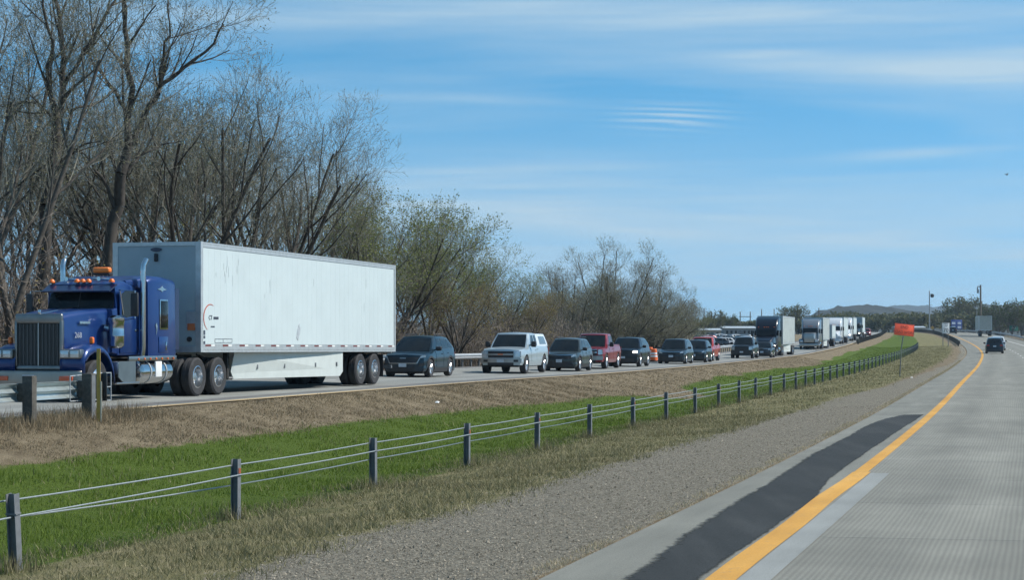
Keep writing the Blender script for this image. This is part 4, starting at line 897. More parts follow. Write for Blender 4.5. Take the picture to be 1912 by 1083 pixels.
P_blue = paint('blue_tractor_paint', (0.008, 0.034, 0.145), .2); P_bluedk = paint('shaded_blue_tractor_paint', (0.008, 0.016, 0.06), .2)  # second blue is a darker copy, with shade put into its colour
def make_longnose(loc, rz, label):
    t = empty('semi_tractor', loc, rz); tag(t, label, 'truck')
    MB().box((1.9, .43, .9), (7.6, .09, .27)).box((1.9, -.43, .9), (7.6, .09, .27)).box((5.3, 0, .62), (.15, 1.9, .13)).box((-.0, 0, .52), (.2, 1.9, .2)).box((-1.3, 0, .52), (.2, 1.9, .2)).box((-.65, 0, 1.05), (1.0, .95, .1)).box((3.6, 0, .75), (3, .8, .4)).build('chassis', M_chassis, t, 0)
    # hood
    st = [(3.95, .90, 1.18, 2.30, .12), (4.5, .84, 1.18, 2.275, .14), (5.2, .76, 1.15, 2.23, .15), (5.75, .68, 1.1, 2.17, .16), (6.0, .645, 1.0, 2.12, .15)]
    h = MB().loft([rr_ring(x, w_ * .94, a, b, r_, 4, w_) for x, w_, a, b, r_ in st]).build('hood', P_blue, t, 40)
    MB().tube([(4.1, 0, 2.31), (5.0, 0, 2.26), (6.0, 0, 2.135)], .016, 6).build('hood_trim', M_chrome, h)
    MB().rbox((6.05, 0, 2.18), (.06, .07, .12), .02).build('hood_ornament', M_chrome, h)
    for s in (1, -1):
        n_ = text_mesh('268', .19, pmat('silver_numerals', (0.36, 0.38, 0.42), .5), .003); inst('fleet_number', n_, h, (5.52, s * .735, 1.62), (R(90), 0, R(180 - 7) if s > 0 else R(7)))
        MB().box((5.25, s * .762, 1.93), (.42, .012, .06), rot=(-s * .13, 'Z')).build('hood_badge', M_chrome, h, 0)
    # grille
    g = MB(); g.rbox((6.06, 0, 2.02), (.12, 1.26, .24), .05, 3); g.rbox((6.06, 0, .84), (.12, 1.26, .12), .03); g.rbox((6.06, .60, 1.43), (.12, .07, 1.1), .02); g.rbox((6.06, -.60, 1.43), (.12, .07, 1.1), .02)
    M_shell = pmat('shaded_chrome', (0.24, 0.24, 0.235), .4, 1.0, var=.15); go = g.build('grille_surround', M_shell, t, 40)  # chrome darkened to carry the shade on the truck's front
    MB().box((6.05, 0, 1.4), (.05, 1.14, 1.04)).build('radiator_screen', pmat('radiator_screen', (0.035, 0.036, 0.036), .7, var=.3, vscale=60), go, 0)
    for k in range(11): MB().box((6.085, -.5 + k * .1, 1.4), (.016, .022, 1.02)).build('grille_slat', pmat('slat_metal', (0.10, 0.10, 0.10), .5, .6), go, 0)
    MB().box((6.10, 0, 1.42), (.02, .03, 1.06)).build('grille_divider', M_dullchrome, go, 0)
    # fenders: swept arcs
    for s in (1, -1):
        m = MB(); prof = []
        arc = [(6.16, .72), (6.17, 1.0), (6.10, 1.18), (5.95, 1.30), (5.7, 1.38), (5.45, 1.40), (5.2, 1.37), (4.98, 1.27), (4.80, 1.10), (4.68, .9), (4.60, .62)]
        P_ = []
        for (x, z) in arc:
            row = []
            for (y, dz) in ((.60, -.02), (.80, .03), (1.02, .035), (1.16, .005), (1.235, -.06), (1.255, -.17)):
                cx, cz = 5.4, .55; row.append((x - (x - cx) * (-dz * .7 if dz < 0 else 0) * .5, s * y, z + dz * (1 if x < 6.12 else .0)))
            P_.append(row)
        m.grid(P_); f = m.build('fender', P_blue, t, 50)
        mo = f.modifiers.new('thick', 'SOLIDIFY'); mo.thickness = .025; mo.offset = -1
        # front of the fender under the lamp
        MB().rbox((6.08, s * .93, .88), (.12, .58, .36), .05).build('fender_front', P_bluedk, f, 40)
        hp = MB(); hp.rbox((6.12, s * .90, 1.18), (.22, .56, .23), .04).build('headlight_housing', M_shell, t, 40)
        for yy in (.77, 1.03): MB().rbox((6.235, s * yy, 1.18), (.02, .21, .16), .008).build('headlight', M_lamp, t)
        MB().rbox((5.52, s * 1.1, 1.50), (.1, .1, .16), .03, 3).build('turn_signal', M_amber, f)
        truck_wheel(t, 5.4, s * 1.06, front=True)
        for x in (.02, -1.28): truck_wheel(t, x, s * 1.1, dual=True)
    # bumper
    m = MB(); m.grid([[(6.36 - .10 * (2 * k / 10 - 1) ** 2 - (.02 if abs(z - .58) > .15 else 0), 1.22 * (2 * k / 10 - 1), z) for z in (.36, .40, .58, .74, .78)] for k in range(11)]); b = m.build('bumper', pmat('brown_chrome', (0.30, 0.27, 0.24), .3, 1.0, var=.1), t, 50)
    mo = b.modifiers.new('thick', 'SOLIDIFY'); mo.thickness = .04; mo.offset = -1
    MB().rbox((6.37, -.12, .60), (.02, .3, .16), .005).build('licence_plate', M_plate, b)
    for s in (1, -1): MB().rbox((6.33, s * .86, .60), (.04, .36, .11), .03).build('marker_lamp', pmat('orange_lens', (0.6, .12, .05), .3), b)
    # cab
    st = [(2.72, .98, 1.15, 2.93, .14), (2.9, .99, 1.12, 2.98, .16), (3.5, .99, 1.12, 3.0, .17), (3.86, .98, 1.12, 2.96, .17), (4.0, .97, 1.12, 2.90, .14)]
    cab = MB().loft([rr_ring(x, w_ * .93, a, b_, r_, 4, w_) for x, w_, a, b_, r_ in st]).build('cab', P_blue, t, 40)
    MB().loft([rr_ring(4.0, .96, 1.15, 2.30, .05), rr_ring(4.2, .93, 1.2, 2.27, .05)]).build('cowl', P_blue, t, 40)
    for s in (1, -1):
        MB().add([(4.21, s * .012, 2.29), (4.12, s * .90, 2.29), (3.96, s * .86, 2.80), (4.03, s * .012, 2.80)] + [(4.17, s * .012, 2.29), (4.08, s * .90, 2.29), (3.92, s * .86, 2.80), (3.99, s * .012, 2.80)], [(0, 1, 2, 3), (7, 6, 5, 4), (0, 4, 5, 1), (1, 5, 6, 2), (2, 6, 7, 3), (3, 7, 4, 0)]).build('windshield', M_glass, t, 0)
        d = MB().rbox((3.42, s * .985, 1.95), (1.0, .05, 1.55), .03).build('door', P_blue, t, 40)
        MB().prism([(3.02, 2.15), (3.02, 2.72), (3.62, 2.74), (3.86, 2.66), (3.86, 2.12), (3.6, 2.06)], s * .985, s * 1.016).build('side_window', M_glass, d, 0)
        MB().rbox((3.1, s * 1.02, 1.75), (.16, .03, .05), .01).build('door_handle', M_chrome, d)
        MB().tube([(3.93, s * 1.0, 2.72), (3.80, s * 1.02, 2.15)], .022, 6).build('pillar_trim', M_chrome, d)
        # west-coast mirror
        mm_ = MB(); mm_.rbox((4.02, s * 1.45, 2.38), (.09, .20, .58), .03); mm_.build('side_mirror', M_black, t)
        MB().tube([(3.95, s * .98, 2.74), (4.0, s * 1.45, 2.72), (4.0, s * 1.45, 2.04), (3.95, s * .99, 1.98)], .014, 6).build('mirror_bracket', M_chrome, t)
        # grab rail
        MB().tube([(2.84, s * 1.03, 1.25), (2.84, s * 1.08, 1.35), (2.84, s * 1.08, 2.35), (2.84, s * 1.03, 2.45)], .018, 6).build('grab_rail', M_chrome, t)
        # air cleaner
        ac = MB().lathe([(.005, 1.30), (.13, 1.31), (.185, 1.36), (.19, 1.40), (.19, 1.58), (.196, 1.59), (.196, 1.63), (.19, 1.64), (.19, 1.92), (.20, 1.94), (.20, 2.05), (.12, 2.11), (.005, 2.12)], (4.38, s * 1.14, 0), 'Z', 24).build('air_cleaner', M_chrome, t, 40)
        MB().tube([(4.38, s * 1.14, 1.75), (4.40, s * .85, 1.80)], .09, 10).build('intake_duct', M_chrome, ac)
        # stacks
        MB().tube([(2.96, s * 1.08, .95), (2.96, s * 1.13, 1.3), (2.96, s * 1.13, 3.25), (2.95, s * 1.14, 3.40), (2.84, s * 1.16, 3.55)], [.07, .07, .07, .07, .07], 14).build('exhaust_stack', M_chrome, t, 40)
        MB().tube([(3.2, s * .6, .72), (3.1, s * .9, .72), (2.99, s * 1.04, .80), (2.96, s * 1.08, .98)], .10, 10).build('exhaust_elbow', M_chassis, t)
        # steps, tanks
        MB().rbox((4.0, s * .98, .82), (.9, .5, .32), .03).build('battery_box', M_dullchrome, t); MB().rbox((3.95, s * 1.02, .44), (1.2, .46, .05), .015).build('step', M_dullchrome, t)
        MB().prism([(4.42, .98), (4.45, .6), (4.2, .46), (3.55, .46), (3.55, .98)], s * 1.21, s * 1.235).build('step_panel', M_dullchrome, t, 0)
        MB().lathe([(.005, 1.42), (.24, 1.43), (.30, 1.48), (.31, 1.55), (.31, 3.0), (.30, 3.07), (.24, 3.12), (.005, 3.13)], (0, s * .92, .70), 'X', 24).build('fuel_tank', M_chrome, t, 40)
        for x in (1.85, 2.7): MB().lathe([(.312, x - .03), (.322, x - .03), (.322, x + .03), (.312, x + .03)], (0, s * .92, .70), 'X', 24).build('tank_strap', M_galv, t)
        MB().rbox((2.3, s * 1.22, .76), (.34, .05, .40), .02).build('tank_step', M_white, t)
        # skirt lamps
        sk = MB().rbox((2.55, s * 1.19, 1.04), (2.6, .05, .12), .01).build('cab_skirt', M_dullchrome, t)
        for k in range(7): MB().rbox((1.45 + k * .32, s * 1.225, 1.03), (.05, .03, .05), .012).build('skirt_lamp', M_amber, sk)
    # windshield divider and visor
    MB().tube([(4.22, 0, 2.28), (4.04, 0, 2.8)], .014, 6).build('windshield_divider', M_black, t)
    v = MB().add([(3.96, -.95, 2.90), (3.96, .95, 2.90), (4.34, .93, 2.72), (4.40, 0, 2.72), (4.34, -.93, 2.72), (3.96, -.95, 2.87), (3.96, .95, 2.87), (4.33, .93, 2.69), (4.39, 0, 2.69), (4.33, -.93, 2.69)], [(0, 1, 2, 3, 4), (9, 8, 7, 6, 5), (0, 5, 6, 1), (1, 6, 7, 2), (2, 7, 8, 3), (3, 8, 9, 4), (4, 9, 5, 0)]).build('sun_visor', P_bluedk, t, 0)
    for y in (-.86, -.16, 0, .16, .80):
        MB().lathe([(.075, 0), (.07, .05), (.04, .085), (.005, .09)], (3.98, y, 2.94), 'Z', 12).build('roof_marker_light', M_amber, t)
    for y in (-.45, .45):
        MB().tube([(3.5, y, 3.03), (3.9, y, 3.03), (4.0, y, 3.03)], [.03, .035, .055], 10).build('air_horn', M_chrome, t)
    # sleeper
    st = [(1.22, 1.17, 1.08, 3.02, .10), (1.3, 1.2, 1.06, 3.07, .14), (1.9, 1.2, 1.06, 3.14, .18), (2.55, 1.19, 1.06, 3.14, .18), (2.70, 1.14, 1.08, 3.07, .14)]
    sl = MB().loft([rr_ring(x, w_ * .985, a, b_, r_, 5, w_) for x, w_, a, b_, r_ in st]).build('sleeper', P_blue, t, 40)
    MB().loft([rr_ring(2.6, 1.10, 2.75, 3.13, .12), rr_ring(3.1, .93, 2.85, 3.04, .08), rr_ring(3.4, .88, 2.9, 3.0, .04)]).build('roof_fairing', P_blue, t, 40)
    for s in (1, -1):
        fr = MB().rbox((1.95, s * 1.20, 2.16), (.46, .03, .78), .05).build('sleeper_window', M_chrome, sl); MB().rbox((1.95, s * 1.215, 2.16), (.39, .02, .70), .04).build('pane', M_glass, fr)
        MB().rbox((1.98, s * 1.198, 1.38), (.52, .03, .42), .05).build('luggage_hatch', P_blue, sl); MB().rbox((1.86, s * 1.22, 1.35), (.05, .02, .22), .01).build('hatch_latch', M_chrome, sl)
        MB().prism([(2.30, 2.80), (2.12, 2.84), (2.02, 2.90), (1.95, 2.84), (1.75, 2.80), (1.95, 2.78), (2.02, 2.74), (2.12, 2.78)], s * 1.188, s * 1.196).build('sleeper_emblem', M_chrome, sl, 0)
        MB().prism([(2.42, 1.88), (2.36, 1.95), (2.3, 1.85), (2.34, 1.70), (2.38, 1.6), (2.36, 1.78)], s * 1.199, s * 1.205).build('sleeper_scroll', M_chrome, sl, 0)
        MB().box((1.10, s * 1.14, 2.05), (.22, .03, 1.6)).build('cab_extender', P_bluedk, sl, 0)
    # roof beacon bar
    bb = MB().rbox((3.2, .12, 3.17), (.20, .50, .05), .015).build('beacon_bar', M_black, t); MB().rbox((3.2, .12, 3.27), (.19, .46, .15), .05, 3).build('beacon_lens', pmat('orange_beacon', (0.78, .20, .03), .3, var=.15), bb)
    MB().rbox((3.45, .15, 3.06), (.1, .3, .06), .02).build('roof_lamp', M_chrome, t)
    return t
make_longnose(tuple(org + fw * .0), RZ, 'royal blue long nose tractor with chrome stacks and orange roof beacon')

# ---- tractors farther back in the queue
def make_aero(Y, lat, P, label, visor=None, lights=False, chrome_nose=False, top=3.98, gr=M_black):
    a = ang_left(Y); f = Vector((-math.sin(a), -math.cos(a), 0)); l = Vector((math.cos(a), -math.sin(a), 0))
    X = float(XL(Y)); near = Vector((X, Y, 0)) - l * lat; o_ = near - l * 1.25 - f * 5.4; o_.z = road_left(o_.x, o_.y) + .004
    t = empty('semi_tractor', tuple(o_), math.atan2(f.y, f.x)); tag(t, label, 'truck')
    MB().box((2.2, 0, .85), (7.2, .95, .3)).build('chassis', M_chassis, t, 0)
    hood = [(4.1, 1.05, .9, 2.05, .15), (5.0, .98, .85, 1.95, .2), (5.7, .88, .7, 1.78, .22), (6.1, .72, .6, 1.55, .2)] if not chrome_nose else [(4.1, .86, 1.1, 2.15, .12), (5.2, .74, 1.05, 2.08, .14), (6.0, .64, .9, 2.0, .14)]
    MB().loft([rr_ring(x, w_ * .93, a_, b_, r_, 4, w_) for x, w_, a_, b_, r_ in hood]).build('hood', P, t, 40)
    if chrome_nose: MB().rbox((6.05, 0, 1.42), (.1, 1.24, 1.1), .04).build('grille', M_dullchrome, t)
    else: MB().rbox((6.02, 0, 1.1), (.14, 1.0, .8), .05).build('grille', gr, t)
    cabst = [(1.3, 1.22, .95, top, .18), (2.6, 1.22, .95, top, .2), (3.4, 1.16, .95, lerp(top, 2.85, .35), .25), (3.95, 1.08, 1.0, lerp(top, 2.75, .85), .2), (4.2, 1.04, 1.0, 2.12, .05)]
    MB().loft([rr_ring(x, w_ * .97, a_, b_, r_, 4, w_) for x, w_, a_, b_, r_ in cabst]).build('cab', P, t, 40)
    MB().add([(4.27, -.95, 2.10), (4.27, .95, 2.10), (4.02, .93, 2.70), (4.02, -.93, 2.70), (4.2, -.95, 2.05), (4.2, .95, 2.05), (3.9, .93, 2.70), (3.9, -.93, 2.70)], [(0, 1, 2, 3), (7, 6, 5, 4), (0, 4, 5, 1), (1, 5, 6, 2), (2, 6, 7, 3), (3, 7, 4, 0)]).build('windshield', M_glass, t, 0)
    for s in (1, -1):
        MB().prism([(3.2, 2.05), (3.2, 2.65), (3.75, 2.62), (3.98, 2.08)], s * 1.15, s * 1.21).build('side_window', M_glass, t, 0)
        f_ = MB(); f_.grid([[(x, s * y, z) for y in (.72, 1.18, 1.26)] for x, z in ((6.2, .7), (6.15, 1.1), (5.9, 1.27), (5.4, 1.33), (4.95, 1.22), (4.65, .95), (4.6, .6))]); f_ = f_.build('fender', P, t, 50); mo = f_.modifiers.new('t', 'SOLIDIFY'); mo.thickness = .03
        MB().rbox((6.12, s * .95, 1.02), (.12, .36, .24), .05).build('headlight', M_lampon if lights else M_lamp, t)
        MB().rbox((4.05, s * 1.45, 2.3), (.1, .22, .6), .03).build('side_mirror', M_black, t)
        MB().lathe([(.005, 1.5), (.29, 1.52), (.31, 1.6), (.31, 3.3), (.29, 3.38), (.005, 3.4)], (0, s * .93, .68), 'X', 16).build('fuel_tank', M_chrome, t)
        truck_wheel(t, 5.4, s * 1.08, front=True)
        for x in (.02, -1.28): truck_wheel(t, x, s * 1.1, dual=True)
        if chrome_nose: MB().tube([(2.9, s * 1.1, 1.0), (2.9, s * 1.12, 3.6), (2.8, s * 1.14, 3.8)], .08, 10).build('exhaust_stack', M_chrome, t)
        MB().box((1.15, s * 1.2, 2.3), (.4, .03, 2.6)).build('side_extender', P, t, 0)
    for y in (-.8, -.2, 0, .2, .8): MB().rbox((4.0, y, 2.95), (.12, .12, .06), .02).build('roof_marker_light', M_amber, t)
    MB().rbox((6.22, 0, .55), (.2, 2.36, .34), .06).build('bumper', M_dullchrome if chrome_nose else P, t)
    rz = math.atan2(f.y, f.x); return t, tuple(o_), rz
P_inky = paint('inky_blue_paint', (0.004, 0.006, 0.014)); P_pearl = paint('silver_grey_paint', (0.17, 0.19, 0.21), .3)
M_trailer2 = pmat('grimy_white_trailer_panel', (0.36, 0.395, 0.385), .5, var=.16, vscale=1.3)
TRK = dict(tilt=0.0, npan=10, detail=False)
_, lo, rz = make_aero(194, 1.25, P_inky, 'inky black aero tractor with tall shiny roof fairing', lights=True)
make_trailer(lo, rz, 'grimy white trailer pulled by the inky black tractor', Lt=14.6, skirt=(-2.7, -9.5), panelmat=M_trailer2, **TRK)
_, lo, rz = make_aero(246, 1.2, P_pearl, 'silver long nose tractor with chrome grille behind the black semi', chrome_nose=True, top=3.9)
make_trailer(lo, rz, 'pale trailer with white skirt pulled by the silver long nose tractor', Lt=11.0, tandem=(-8.4, -9.7), skirt=(-2.4, -7.2), panelmat=M_trailer2, **TRK)
_, lo, rz = make_aero(291, 1.2, P_white, 'white aero tractor third of the semis in the queue', lights=False)
make_trailer(lo, rz, 'white trailer pulled by the third semi in the queue', Lt=14.6, tandem=(-12, -13.3), **TRK)
_, lo, rz = make_aero(327, 1.2, P_white, 'white aero tractor with headlights on, fourth of the semis', lights=True)
make_trailer(lo, rz, 'white trailer pulled by the fourth semi in the queue', Lt=14.6, **TRK)
_, lo, rz = make_aero(364, 1.2, P_navy, 'dark blue tractor, last semi of the queue', lights=True, top=3.2)
make_trailer(lo, rz, 'white trailer pulled by the last semi of the queue', Lt=12, tandem=(-9.4, -10.7), **TRK)
# low white box trailer towed at the end of the silver truck
Yq = 268; a_ = ang_left(Yq); f = Vector((-math.sin(a_), -math.cos(a_), 0)); l = Vector((math.cos(a_), -math.sin(a_), 0))
pq = Vector((float(XL(Yq)), Yq, 0)) - l * 2.5; pq.z = road_left(pq.x, pq.y) + .004
make_trailer(tuple(pq), math.atan2(f.y, f.x), 'short low white box trailer just behind the silver semi', Lt=7.5, z1=3.1, tandem=(-4.6, -5.9), name='low_trailer', tilt=0, npan=6, detail=False)
# truck driving away in the far right lane
Yt = 392; a_ = head(XR, Yt); f = Vector((math.sin(a_), math.cos(a_), 0)); pt = Vector((float(XR(Yt)) + 6.2, Yt, 0)) + f * 13; pt.z = road_right(pt.x, pt.y)
make_trailer(tuple(pt), math.atan2(f.y, f.x), 'far tan grey box trailer driving away on the near highway', Lt=13, tandem=(-10.5, -11.8), panelmat=pmat('tan_trailer', (0.42, 0.41, 0.36), .5), tilt=0, npan=8, detail=False)

# ------------------------------------------------------------------ cable barrier in the median
def fence_xy(s):     # distance along the fence from the second visible post
    return None
fy = []; fxp = [30, 440, 697, 872, 1003, 1101, 1182, 1244, 1298, 1342, 1380, 1411, 1439, 1464, 1486]
fs = [-6.1, 0, 5.88, 11.54, 17.19, 22.6, 28.15, 33.3, 38.6, 43.7, 48.7, 53.4, 58.0, 62.8, 67.4]
FP = []
for px, s_ in zip(fxp, fs):
    Y = 27.1 + .966 * s_; FP.append(((px - 956) / 3600 * Y, Y))
off0 = float(XR(FP[-1][1])) - FP[-1][0]; Y = FP[-1][1]
while Y < 268:
    Y += 4.7; FP.append((float(XR(Y)) - lerp(off0, 8.3, min(1, (Y - 92) / 60)), Y))
cb = empty('cable_barrier', (FP[0][0], FP[0][1], float(ground(*FP[0])))); tag(cb, 'three strand steel cable barrier on short posts along the green ditch', 'barrier')
B0 = cb.location.copy()
pm = MB(); w_, d_, th = .115, .095, .010     # I-section post
pm.box((0, -d_ / 2, .25), (w_, th, 1.30)).box((0, d_ / 2, .25), (w_, th, 1.30)).box((0, 0, .25), (th, d_ - th - .002, 1.30))
pmesh = pm.mesh('post', 0); pmesh.materials.append(pmat('weathered_post_steel', (0.15, 0.16, 0.17), .6, .1, var=.2, vscale=9))
rm_ = MB().box((0, 0, 0), (.075, .006, .075)).mesh('reflector', 0); rm_.materials.append(pmat('faded_orange_reflector', (0.30, 0.075, 0.03), .5))
cm_ = MB().box((0, 0, 0), (.11, .13, .018)).mesh('clip', 0); cm_.materials.append(M_galvdark)
PH = .86; CH = (.79, .66, .51); cables = [[], [], []]
lean = {0: -.09, 4: .02, 7: -.02}
for i, (x, y) in enumerate(FP):
    z = float(ground(x, y)); a_ = head(XR, y) if y > 90 else math.atan(.268)
    ln = lean.get(i, random.uniform(-.018, .018))
    po = inst('post', pmesh, cb, Vector((x, y, z - .04)) - B0, (0, ln, -a_ + R(90)))
    inst('clip', cm_, po, (0, 0, .68))
    if i in (1, 3, 4, 6, 9): inst('reflector', rm_, po, (-.005 if False else 0, -d_ / 2 - .011, .735), (0, 0, 0)); 
    side = Vector((math.cos(a_), -math.sin(a_), 0)) * -.0
    for k, h in enumerate(CH):
        if i == 0 and k >= 1: h = .60 + (.02 if k == 1 else 0)
        sh = Vector((math.sin(ln) * h, 0, 0)); q = Vector((x, y, z + h - .02)) + Vector((-math.cos(a_), math.sin(a_), 0)) * (.06 if k != 1 else -.06) + sh; cables[k].append(q)
for k in range(3):
    c0 = cables[k][0] + (cables[k][0] - cables[k][1]) * 1.0; c0.z = cables[k][0].z; pts = [c0] + cables[k]; fin = []
    for i in range(len(pts) - 1):
        n = 6 if i < 8 else 2
        for j in range(n):
            t_ = j / n; q = pts[i].lerp(pts[i + 1], t_); q.z -= .012 * 4 * t_ * (1 - t_); fin.append(q - B0)
    fin.append(pts[-1] - B0)
    MB().tube(fin, .0105, 6).build('cable', M_cable, cb, 40)

# ------------------------------------------------------------------ W-beam guardrails
WB = [(-.155, 0), (-.13, .03), (-.10, .075), (-.055, .082), (-.02, .03), (0, .0), (.02, .03), (.055, .082), (.10, .075), (.13, .03), (.155, 0)]
def guardrail(name, pts, label, face=1, post_step=1.9, wood=True, base=.55, h0=.0, post_back=True, mat=None):
    """pts: ground polyline; the beam faces left of travel when face=1"""
    P_ = [Vector(p) for p in pts]; root = empty(name, P_[0]); tag(root, label, 'guardrail'); o_ = P_[0]
    m = MB(); G_ = []
    for i, p in enumerate(P_):
        d = (P_[min(i + 1, len(P_) - 1)] - P_[max(i - 1, 0)]); d.z = 0; d.normalize(); nrm = Vector((-d.y, d.x, 0)) * face
        G_.append([p - o_ + nrm * (.16 + q) + Vector((0, 0, base + z)) for z, q in WB])
    m.grid(G_); ob = m.build('rail', mat or M_galv, root, 50); mo = ob.modifiers.new('t', 'SOLIDIFY'); mo.thickness = .006
    pb = MB(); pb.box((0, 0, -.1), (.17, .17, 1.7)) if wood else pb.box((0, 0, -.1), (.12, .10, 1.6)); pme = pb.mesh('post', 0); pme.materials.append(M_wood if wood else M_galvdark)
    bb = MB().box((0, .12 * face, base), (.15, .09, .34)).mesh('blockout', 0); bb.materials.append(M_wood)
    L_ = 0; nxt = .3
    for i in range(len(P_) - 1):
        seg = P_[i + 1] - P_[i]; sl_ = seg.length
        while nxt < L_ + sl_:
            q = P_[i] + seg * ((nxt - L_) / sl_) - o_; an = math.atan2(seg.y, seg.x); pz = inst('post', pme, root, q, (0, 0, an)); inst('blockout', bb, pz); nxt += post_step
        L_ += sl_
    return root
def line_pts(fn, off, Y0, Y1, step=4.0, zf=None):
    out_ = []
    for Y in np.arange(Y0, Y1 + .01, step):
        x = float(fn(Y)) + off / KC; z = zf(x, Y) if zf else float(ground(x, Y)); out_.append((x, Y, z))
    return out_
guardrail('guardrail', line_pts(XL, -LW - .35, 40, 236, 3.9), 'galvanised guardrail along the outer shoulder in front of the woods', face=-1, wood=False, base=.62)
guardrail('guardrail', line_pts(XL, .55, 306, 560, 5), 'far dark guardrail at the median edge of the queue lanes', face=1, post_step=3.8, wood=True, base=.6, mat=M_galvdark)
guardrail('guardrail', line_pts(XR, -2.3, 286, 560, 5), 'far dark curved guardrail beside the yellow line near the speed sign', face=-1, post_step=3.8, wood=True, base=.6, mat=M_galvdark)
guardrail('guardrail', line_pts(XR, RWD + .4, 290, 560, 5), 'far pale guardrail along the right edge of the near highway', face=1, post_step=3.8, wood=False, base=.6)
for (fn, off, Y, lab) in ((XR, -2.35, 285, 'dark weathered guardrail end post by the far bend of the yellow line'), (XL, .7, 304, 'dark weathered guardrail end post at the queue edge')):
    x = float(fn(Y)) + off / KC; z = float(ground(x, Y)); t_ = empty('guardrail_end', (x, Y, z)); tag(t_, lab, 'guardrail end')
    MB().rbox((0, 0, .55), (.5, .35, .5), .05).build('impact_head', M_wood, t_); MB().box((0, 0, .2), (.2, .2, .9)).build('post', M_wood, t_, 0)
# the guardrail end in front of the blue truck
def gpt(Y, off): x = float(XL(Y)) + off; return (x, Y, float(ground(x, Y)))
g0 = empty('guardrail', gpt(40.15, .5)); tag(g0, 'near guardrail end with dark wooden posts in front of the blue truck', 'guardrail')
ga = math.atan(.27); gd = Vector((math.sin(ga), math.cos(ga), 0)); gn = Vector((-math.cos(ga), math.sin(ga), 0)); o_ = Vector(g0.location)
m = MB(); m.grid([[gd * s_ + gn * (.20 + q + (.10 * max(0, s_ - .0) if s_ > 0 else 0)) + Vector((0, 0, .60 + z * (1.25 if s_ > .2 else 1.15))) for z, q in WB] for s_ in np.linspace(-12, .75, 16)])
ob = m.build('rail', pmat('bright_galvanised_rail', (0.46, 0.52, 0.52), .35, .7, var=.12, vscale=4), g0, 50); mo = ob.modifiers.new('t', 'SOLIDIFY'); mo.thickness = .006
for s_ in (0, -2.45, -4.4, -6.3):
    q = gd * s_; pz = MB().rbox((0, 0, .25), (.19, .22, 1.36), .012).build('post', M_wood, g0); pz.location = q + Vector((0, 0, .0)); pz.rotation_euler = (0, 0, R(90) - ga)
    b_ = MB().rbox((0, .17, .60), (.16, .14, .36), .01).build('blockout', M_wood, pz)
    MB().box((.0, -.115, .25), (.16, .006, 1.3)).build('steel_plate', M_galvdark, pz, 0) if s_ == 0 else None
hd = empty('impact_head', gd * 1.0 + gn * .28, parent=g0); hd.rotation_euler = (0, 0, R(90) - ga)
MB().rbox((-.05, 0, .62), (.34, .05, .56), .012).rbox((.1, -.06, .62), (.03, .16, .60), .008).build('head_plate', pmat('dark_steel', (0.03, 0.032, 0.033), .5, .2), hd)  # head plate in a near black steel colour
m = MB()
for z in (.33, .62, .92): m.box((.24, -.10, z), (.26, .022, .022))
m.box((.36, -.10, .62), (.022, .022, .61)); m.build('head_frame', M_galv, hd, 0)
m = MB()
for (x0, z0, x1, z1) in ((-1.5, .88, -.1, .92), (-1.5, .36, -.1, .36), (-1.5, .36, -1.5, .9)): m.tube([(x0, -.12, z0), (x1, -.12, z1)], .014, 6)
m.build('anchor_frame', M_galv, hd, 0)
# leaning delineator post beside it
x, y, z = gpt(40.0, .78); dl = empty('delineator_post', (x, y, z)); tag(dl, 'thin ochre marker post standing beside the near guardrail end', 'marker post')
MB().box((0, 0, .68), (.075, .03, 1.65)).build('stake', pmat('ochre_marker', (0.40, 0.27, 0.06), .7, var=.2, vscale=9), dl, 0); MB().box((.045, .0, .35), (.045, .022, .95)).build('pale_stake', pmat('pale_marker', (0.5, 0.48, 0.38), .7), dl, 0)

# ------------------------------------------------------------------ signs, drum, poles
M_orange = pmat('orange_sign_face', (0.95, 0.12, 0.05), .45, var=.08, vscale=4); M_signblk = pmat('sign_black', (0.02, 0.015, 0.015), .6); M_signfade = pmat('faded_sign_print', (0.42, 0.06, 0.035), .6)
x, y = (1680 - 956) / 3600 * 112, 112.0; z = float(ground(x, y)); sg = empty('work_zone_sign', (x, y, z), .34); tag(sg, 'orange END ROAD WORK sign tilted on a thin post', 'sign')
hs_ = CAMZ + (628 - 616) / 3600 * 112 - z
MB().tube([(0, .03, -.3), (.12, .03, hs_ * .6), (.25, .03, hs_ - .36)], .03, 8).build('post', M_galvdark, sg)
pl = empty('sign_panel', (.30, 0, hs_), parent=sg, rot=(0, R(5), 0))
MB().rbox((0, 0, 0), (1.30, .012, .68), .004).build('face', M_orange, pl)
for txt, zz, sz in (('END', .15, .26), ('ROAD WORK', -.15, .23)):
    inst('lettering', text_mesh(txt, sz, M_signfade), pl, (0, -.010, zz), (R(90), 0, 0))
m = MB()
for (cx, cz, dx, dz) in ((0, .325, 1.25, .015), (0, -.325, 1.25, .015), (.625, 0, .015, .64), (-.625, 0, .015, .64)): m.box((cx, -.009, cz), (dx, .004, dz))
m.build('border', M_signfade, pl, 0)
def panel_sign(name, px, py, Y, w_, h_, mat, label, lines=(), lmat=None, posts=2, rz=.3):
    x = (px - 956) / 3600 * Y; zc = CAMZ + (628 - py) / 3600 * Y; z = float(ground(x, Y)); t_ = empty(name, (x, Y, z), rz); tag(t_, label, 'sign')
    MB().rbox((0, 0, zc - z), (w_, .03, h_), .008).build('face', mat, t_)
    for k in range(posts):
        xx = 0 if posts == 1 else (-.35 + .7 * k) * w_; MB().box((xx, .06, (zc - z) / 2 + h_ * .2), (.09, .06, zc - z + h_ * .4)).build('post', M_galvdark, t_, 0)
    for txt, dz, sz in lines: inst('lettering', text_mesh(txt, sz, lmat), t_, (0, -.02, zc - z + dz), (R(90), 0, 0))
    return t_, zc - z
